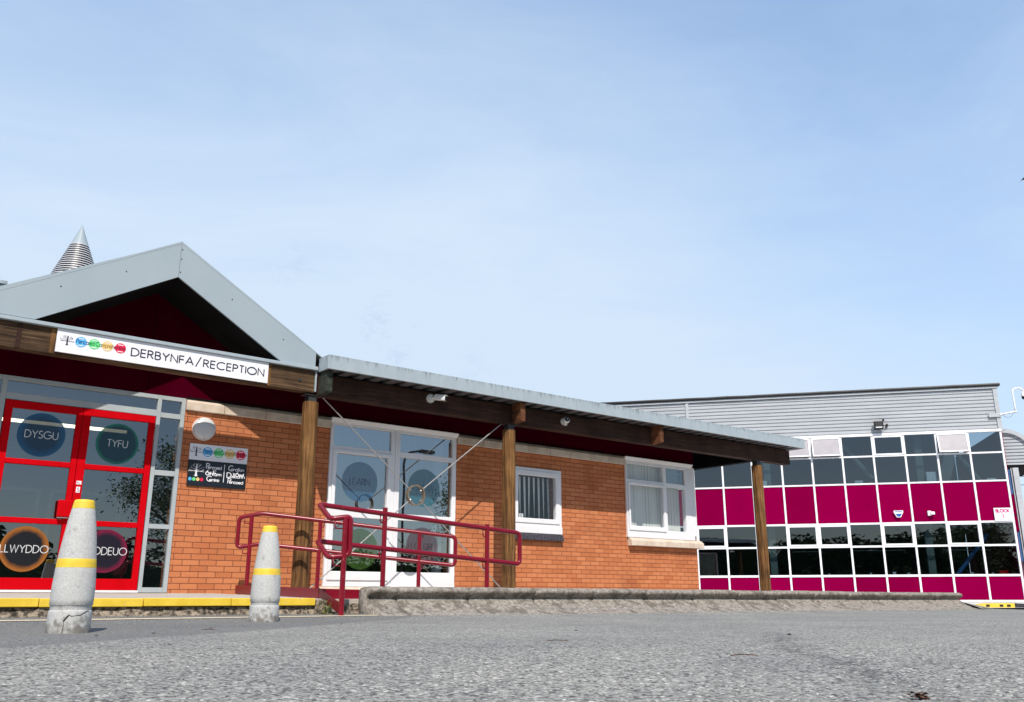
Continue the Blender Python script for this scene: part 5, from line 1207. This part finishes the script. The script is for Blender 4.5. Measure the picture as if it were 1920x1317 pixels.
for i in range(60):
    p = Vector((rnd.gauss(0, .012), rnd.gauss(0, .008), abs(rnd.gauss(.006, .004)))); s_ = rnd.uniform(.004, .010)
    d1 = Vector((rnd.uniform(-1, 1), rnd.uniform(-1, 1), rnd.uniform(-.3, .3))).normalized(); d2 = d1.cross(Vector((rnd.uniform(-1, 1), rnd.uniform(-1, 1), 1))).normalized()
    bm.faces.new([bm.verts.new(p + v_) for v_ in (-d1 * s_, -d2 * s_ * .6, d1 * s_, d2 * s_ * .6)])
o = link('dead_leaf_clump', bm, M_brown, loc=(q.x, q.y, gz(q.x, q.y) + .004), recalc=False); tag(o, 'crumpled brown dead leaf clump on the near asphalt at lower right', 'leaf litter')
# loose grit gathered along the foot of the kerb and the pavement edge
bm = B(); rnd = random.Random(55)
for i in range(1500):
    if rnd.random() < .45: x_ = rnd.uniform(-1, 4.5); y_ = -3.56 - abs(rnd.gauss(0, .05))
    elif rnd.random() < .6: x_ = rnd.uniform(4.5, 17); y_ = -4.03 - abs(rnd.gauss(0, .07))
    else:
        q = CP + FW * rnd.uniform(2.5, 9) + RT * rnd.uniform(-4, 6); x_, y_ = q.x, q.y
        if y_ > -4.1: continue
    s_ = rnd.uniform(.0018, .0055) * (.6 if y_ < -4.5 else 1); z_ = gz(x_, y_) + .004 + s_ * .3
    v_ = [bm.verts.new((x_ + s_ * a_ * rnd.uniform(.7, 1.4), y_ + s_ * b_ * rnd.uniform(.7, 1.4), z_ + s_ * c_ * rnd.uniform(.5, .9))) for a_, b_, c_ in ((1, 0, 0), (-1, 0, 0), (0, 1, 0), (0, -1, 0), (0, 0, 1), (0, 0, -1))]
    for f_ in ((0, 2, 4), (2, 1, 4), (1, 3, 4), (3, 0, 4), (2, 0, 5), (1, 2, 5), (3, 1, 5), (0, 3, 5)): bm.faces.new([v_[k] for k in f_])
o = link('grit', bm, M_riser); tag(o, 'fine loose grit scattered over the asphalt and along the kerb foot', 'grit'); o['kind'] = 'stuff'
# overhead cables right of the block
for z_, lab in ((4.75, 'upper thin dark cable crossing the sky right of the block'), (4.42, 'lower thin dark cable crossing the sky right of the block')):
    bm = B(); tube(bm, [(10.9, 1.5, z_), (14, 1.2, z_ - .12), (19, .8, z_ - .05), (26, 0, z_ + .5)], .012, 6)
    o = link('overhead_cable', bm, M_brk, loc=BO, rotz=BR); tag(o, lab, 'cable')
# bird
f = 1656.4; u, v = 1919, 336.5; x_ = (u - 960) / f; y_ = (658.5 - v) / f; p_ = R(15.61)
dirv = Vector((*(FW * (math.cos(p_) - y_ * math.sin(p_)) + RT * x_), math.sin(p_) + y_ * math.cos(p_))); pos = Vector((0, -11.914, .205)) + dirv * 70
bd_ = thing('bird', 'tiny dark bird gliding in the blue sky at the right edge', 'bird', pos, -R(37.93))
bm = B(); bmesh.ops.create_uvsphere(bm, u_segments=12, v_segments=8, radius=1)
for v_ in bm.verts: v_.co = Vector((v_.co.x * .17, v_.co.y * .05, v_.co.z * .05))
link('bird_body', bm, M_ink, bd_, smooth=True)
for s_ in (-1, 1):
    bm = B(); v_ = [bm.verts.new(p) for p in ((-.06, 0, .02), (.06, 0, .02), (-.15 + .05 * s_, .25 * s_, -.03), (-.28, .5 * s_, -.10), (-.02, .27 * s_, .0))]
    bm.faces.new((v_[0], v_[1], v_[4], v_[2])); bm.faces.new((v_[2], v_[4], v_[3])); link('wing', bm, M_ink, bd_)

# ------------------------------------------------------------------ trees and lamp on the far side of the road (seen mirrored in the glass)
def tree(x_, y_, h, cr, seed, label):
    t_ = thing('broadleaf_tree', label, 'tree', (x_, y_, -.03), 0, 'trees across the road')
    rnd = random.Random(seed); bm = B()
    tube(bm, [(0, 0, 0), (.05, 0, h * .25), (0, .1, h * .5), (.1, 0, h * .8)], .16, 10)
    tips = []
    for i in range(14):
        a = rnd.uniform(0, 6.28); z0 = h * rnd.uniform(.25, .7); L_ = cr * rnd.uniform(.5, .95)
        e = Vector((math.cos(a) * L_, math.sin(a) * L_, z0 + h * rnd.uniform(.05, .3))); tube(bm, [(0, 0, z0), (e.x * .5, e.y * .5, (z0 + e.z) / 2 + .1), e], .04, 6); tips.append(e)
    link('trunk', bm, M_bark, t_)
    bm = B()
    cl = [e + Vector((rnd.gauss(0, .3), rnd.gauss(0, .3), rnd.gauss(0, .3))) for e in tips for _ in range(3)] + [Vector((rnd.gauss(0, cr * .35), rnd.gauss(0, cr * .35), h * rnd.uniform(.55, 1.0))) for _ in range(46)]
    for c in cl:
        for k in range(150):
            p = c + Vector((rnd.gauss(0, .36), rnd.gauss(0, .36), rnd.gauss(0, .28))); s_ = rnd.uniform(.05, .09)
            d1 = Vector((rnd.uniform(-1, 1), rnd.uniform(-1, 1), rnd.uniform(-.7, .4))).normalized(); d2 = d1.cross(Vector((rnd.uniform(-1, 1), rnd.uniform(-1, 1), 1))).normalized()
            bm.faces.new([bm.verts.new(p + q_) for q_ in (-d1 * s_, -d2 * s_ * .5, d1 * s_, d2 * s_ * .5)])
    link('crown', bm, M_leaf, t_, recalc=False)
tree(11.6, -25, 6.0, 2.3, 1, 'leafy tree across the road, mirrored in the red entrance doors')
tree(26.6, -25, 6.2, 1.8, 2, 'leafy tree across the road, mirrored in the tall white window')
bm = B(); rnd = random.Random(77)
for i in range(9000):
    x_ = rnd.uniform(-10, 45); top = 2.4 + 1.0 * noise.noise(Vector((x_ * .35, 0, 0))) + .5 * noise.noise(Vector((x_ * 1.3, 3, 0)))
    p = Vector((x_, -29 + rnd.gauss(0, .5), rnd.uniform(0, 1) ** .7 * top)); s_ = rnd.uniform(.10, .2)
    d1 = Vector((rnd.uniform(-1, 1), rnd.uniform(-1, 1), rnd.uniform(-.7, .4))).normalized(); d2 = d1.cross(Vector((rnd.uniform(-1, 1), rnd.uniform(-1, 1), 1))).normalized()
    bm.faces.new([bm.verts.new(p + q_) for q_ in (-d1 * s_, -d2 * s_ * .6, d1 * s_, d2 * s_ * .6)])
P_ = [(x_, 1.7 + 1.0 * noise.noise(Vector((x_ * .35, 0, 0))) + .5 * noise.noise(Vector((x_ * 1.3, 3, 0)))) for x_ in [-10 + .5 * i for i in range(111)]]
for (xa, za_), (xb, zb_) in zip(P_[:-1], P_[1:]): prism(bm, [(xa, 0), (xb, 0), (xb, zb_), (xa, za_)], -29.35, -28.75)
o = link('hedge', bm, M_hedge, recalc=False); tag(o, 'long loose hedge across the road behind the camera', 'hedge')
bm = B(); rnd = random.Random(78)  # unseen tree belt, added so the lower block windows mirror something dark
for i in range(14000):
    x_ = rnd.uniform(-45, 7.5); top = (6.0 + 1.5 * noise.noise(Vector((x_ * .2, 7, 0))) + .8 * noise.noise(Vector((x_ * .9, 3, 0)))) * min(1, (8.5 - x_) / 3)
    p = Vector((x_, -36 + rnd.gauss(0, .9), rnd.uniform(0, 1) ** .8 * top)); s_ = rnd.uniform(.16, .32)
    d1 = Vector((rnd.uniform(-1, 1), rnd.uniform(-1, 1), rnd.uniform(-.7, .4))).normalized(); d2 = d1.cross(Vector((rnd.uniform(-1, 1), rnd.uniform(-1, 1), 1))).normalized()
    bm.faces.new([bm.verts.new(p + q_) for q_ in (-d1 * s_, -d2 * s_ * .7, d1 * s_, d2 * s_ * .7)])
P_ = [(x_, (5.2 + 1.5 * noise.noise(Vector((x_ * .2, 7, 0))) + .8 * noise.noise(Vector((x_ * .9, 3, 0)))) * min(1, max(.05, (8.5 - x_) / 3))) for x_ in [-45 + .5 * i for i in range(106)]]
for (xa, za_), (xb, zb_) in zip(P_[:-1], P_[1:]): prism(bm, [(xa, 0), (xb, 0), (xb, zb_), (xa, za_)], -36.6, -35.5)
o = link('added_tree_belt', bm, M_hedge, recalc=False); tag(o, 'tall dark belt of trees added far behind the camera to darken the block window reflections', 'trees'); o['kind'] = 'stuff'
lp = thing('street_lamp', 'grey street lamp across the road with a curved arm, mirrored in the tall window', 'street lamp', (18.0, -18.1, -.03))
bm = B(); tube(bm, fillet([(0, 0, 0), (0, 0, 5.4), (.15, 0, 5.75), (.8, 0, 5.9)], .3, 6), .045, 10); link('lamp_post', bm, M_brk, lp, smooth=True)
bm = bbox(.7, 1.35, -.14, .14, 5.82, 5.96, .04); link('lamp_head', bm, M_brk, lp)
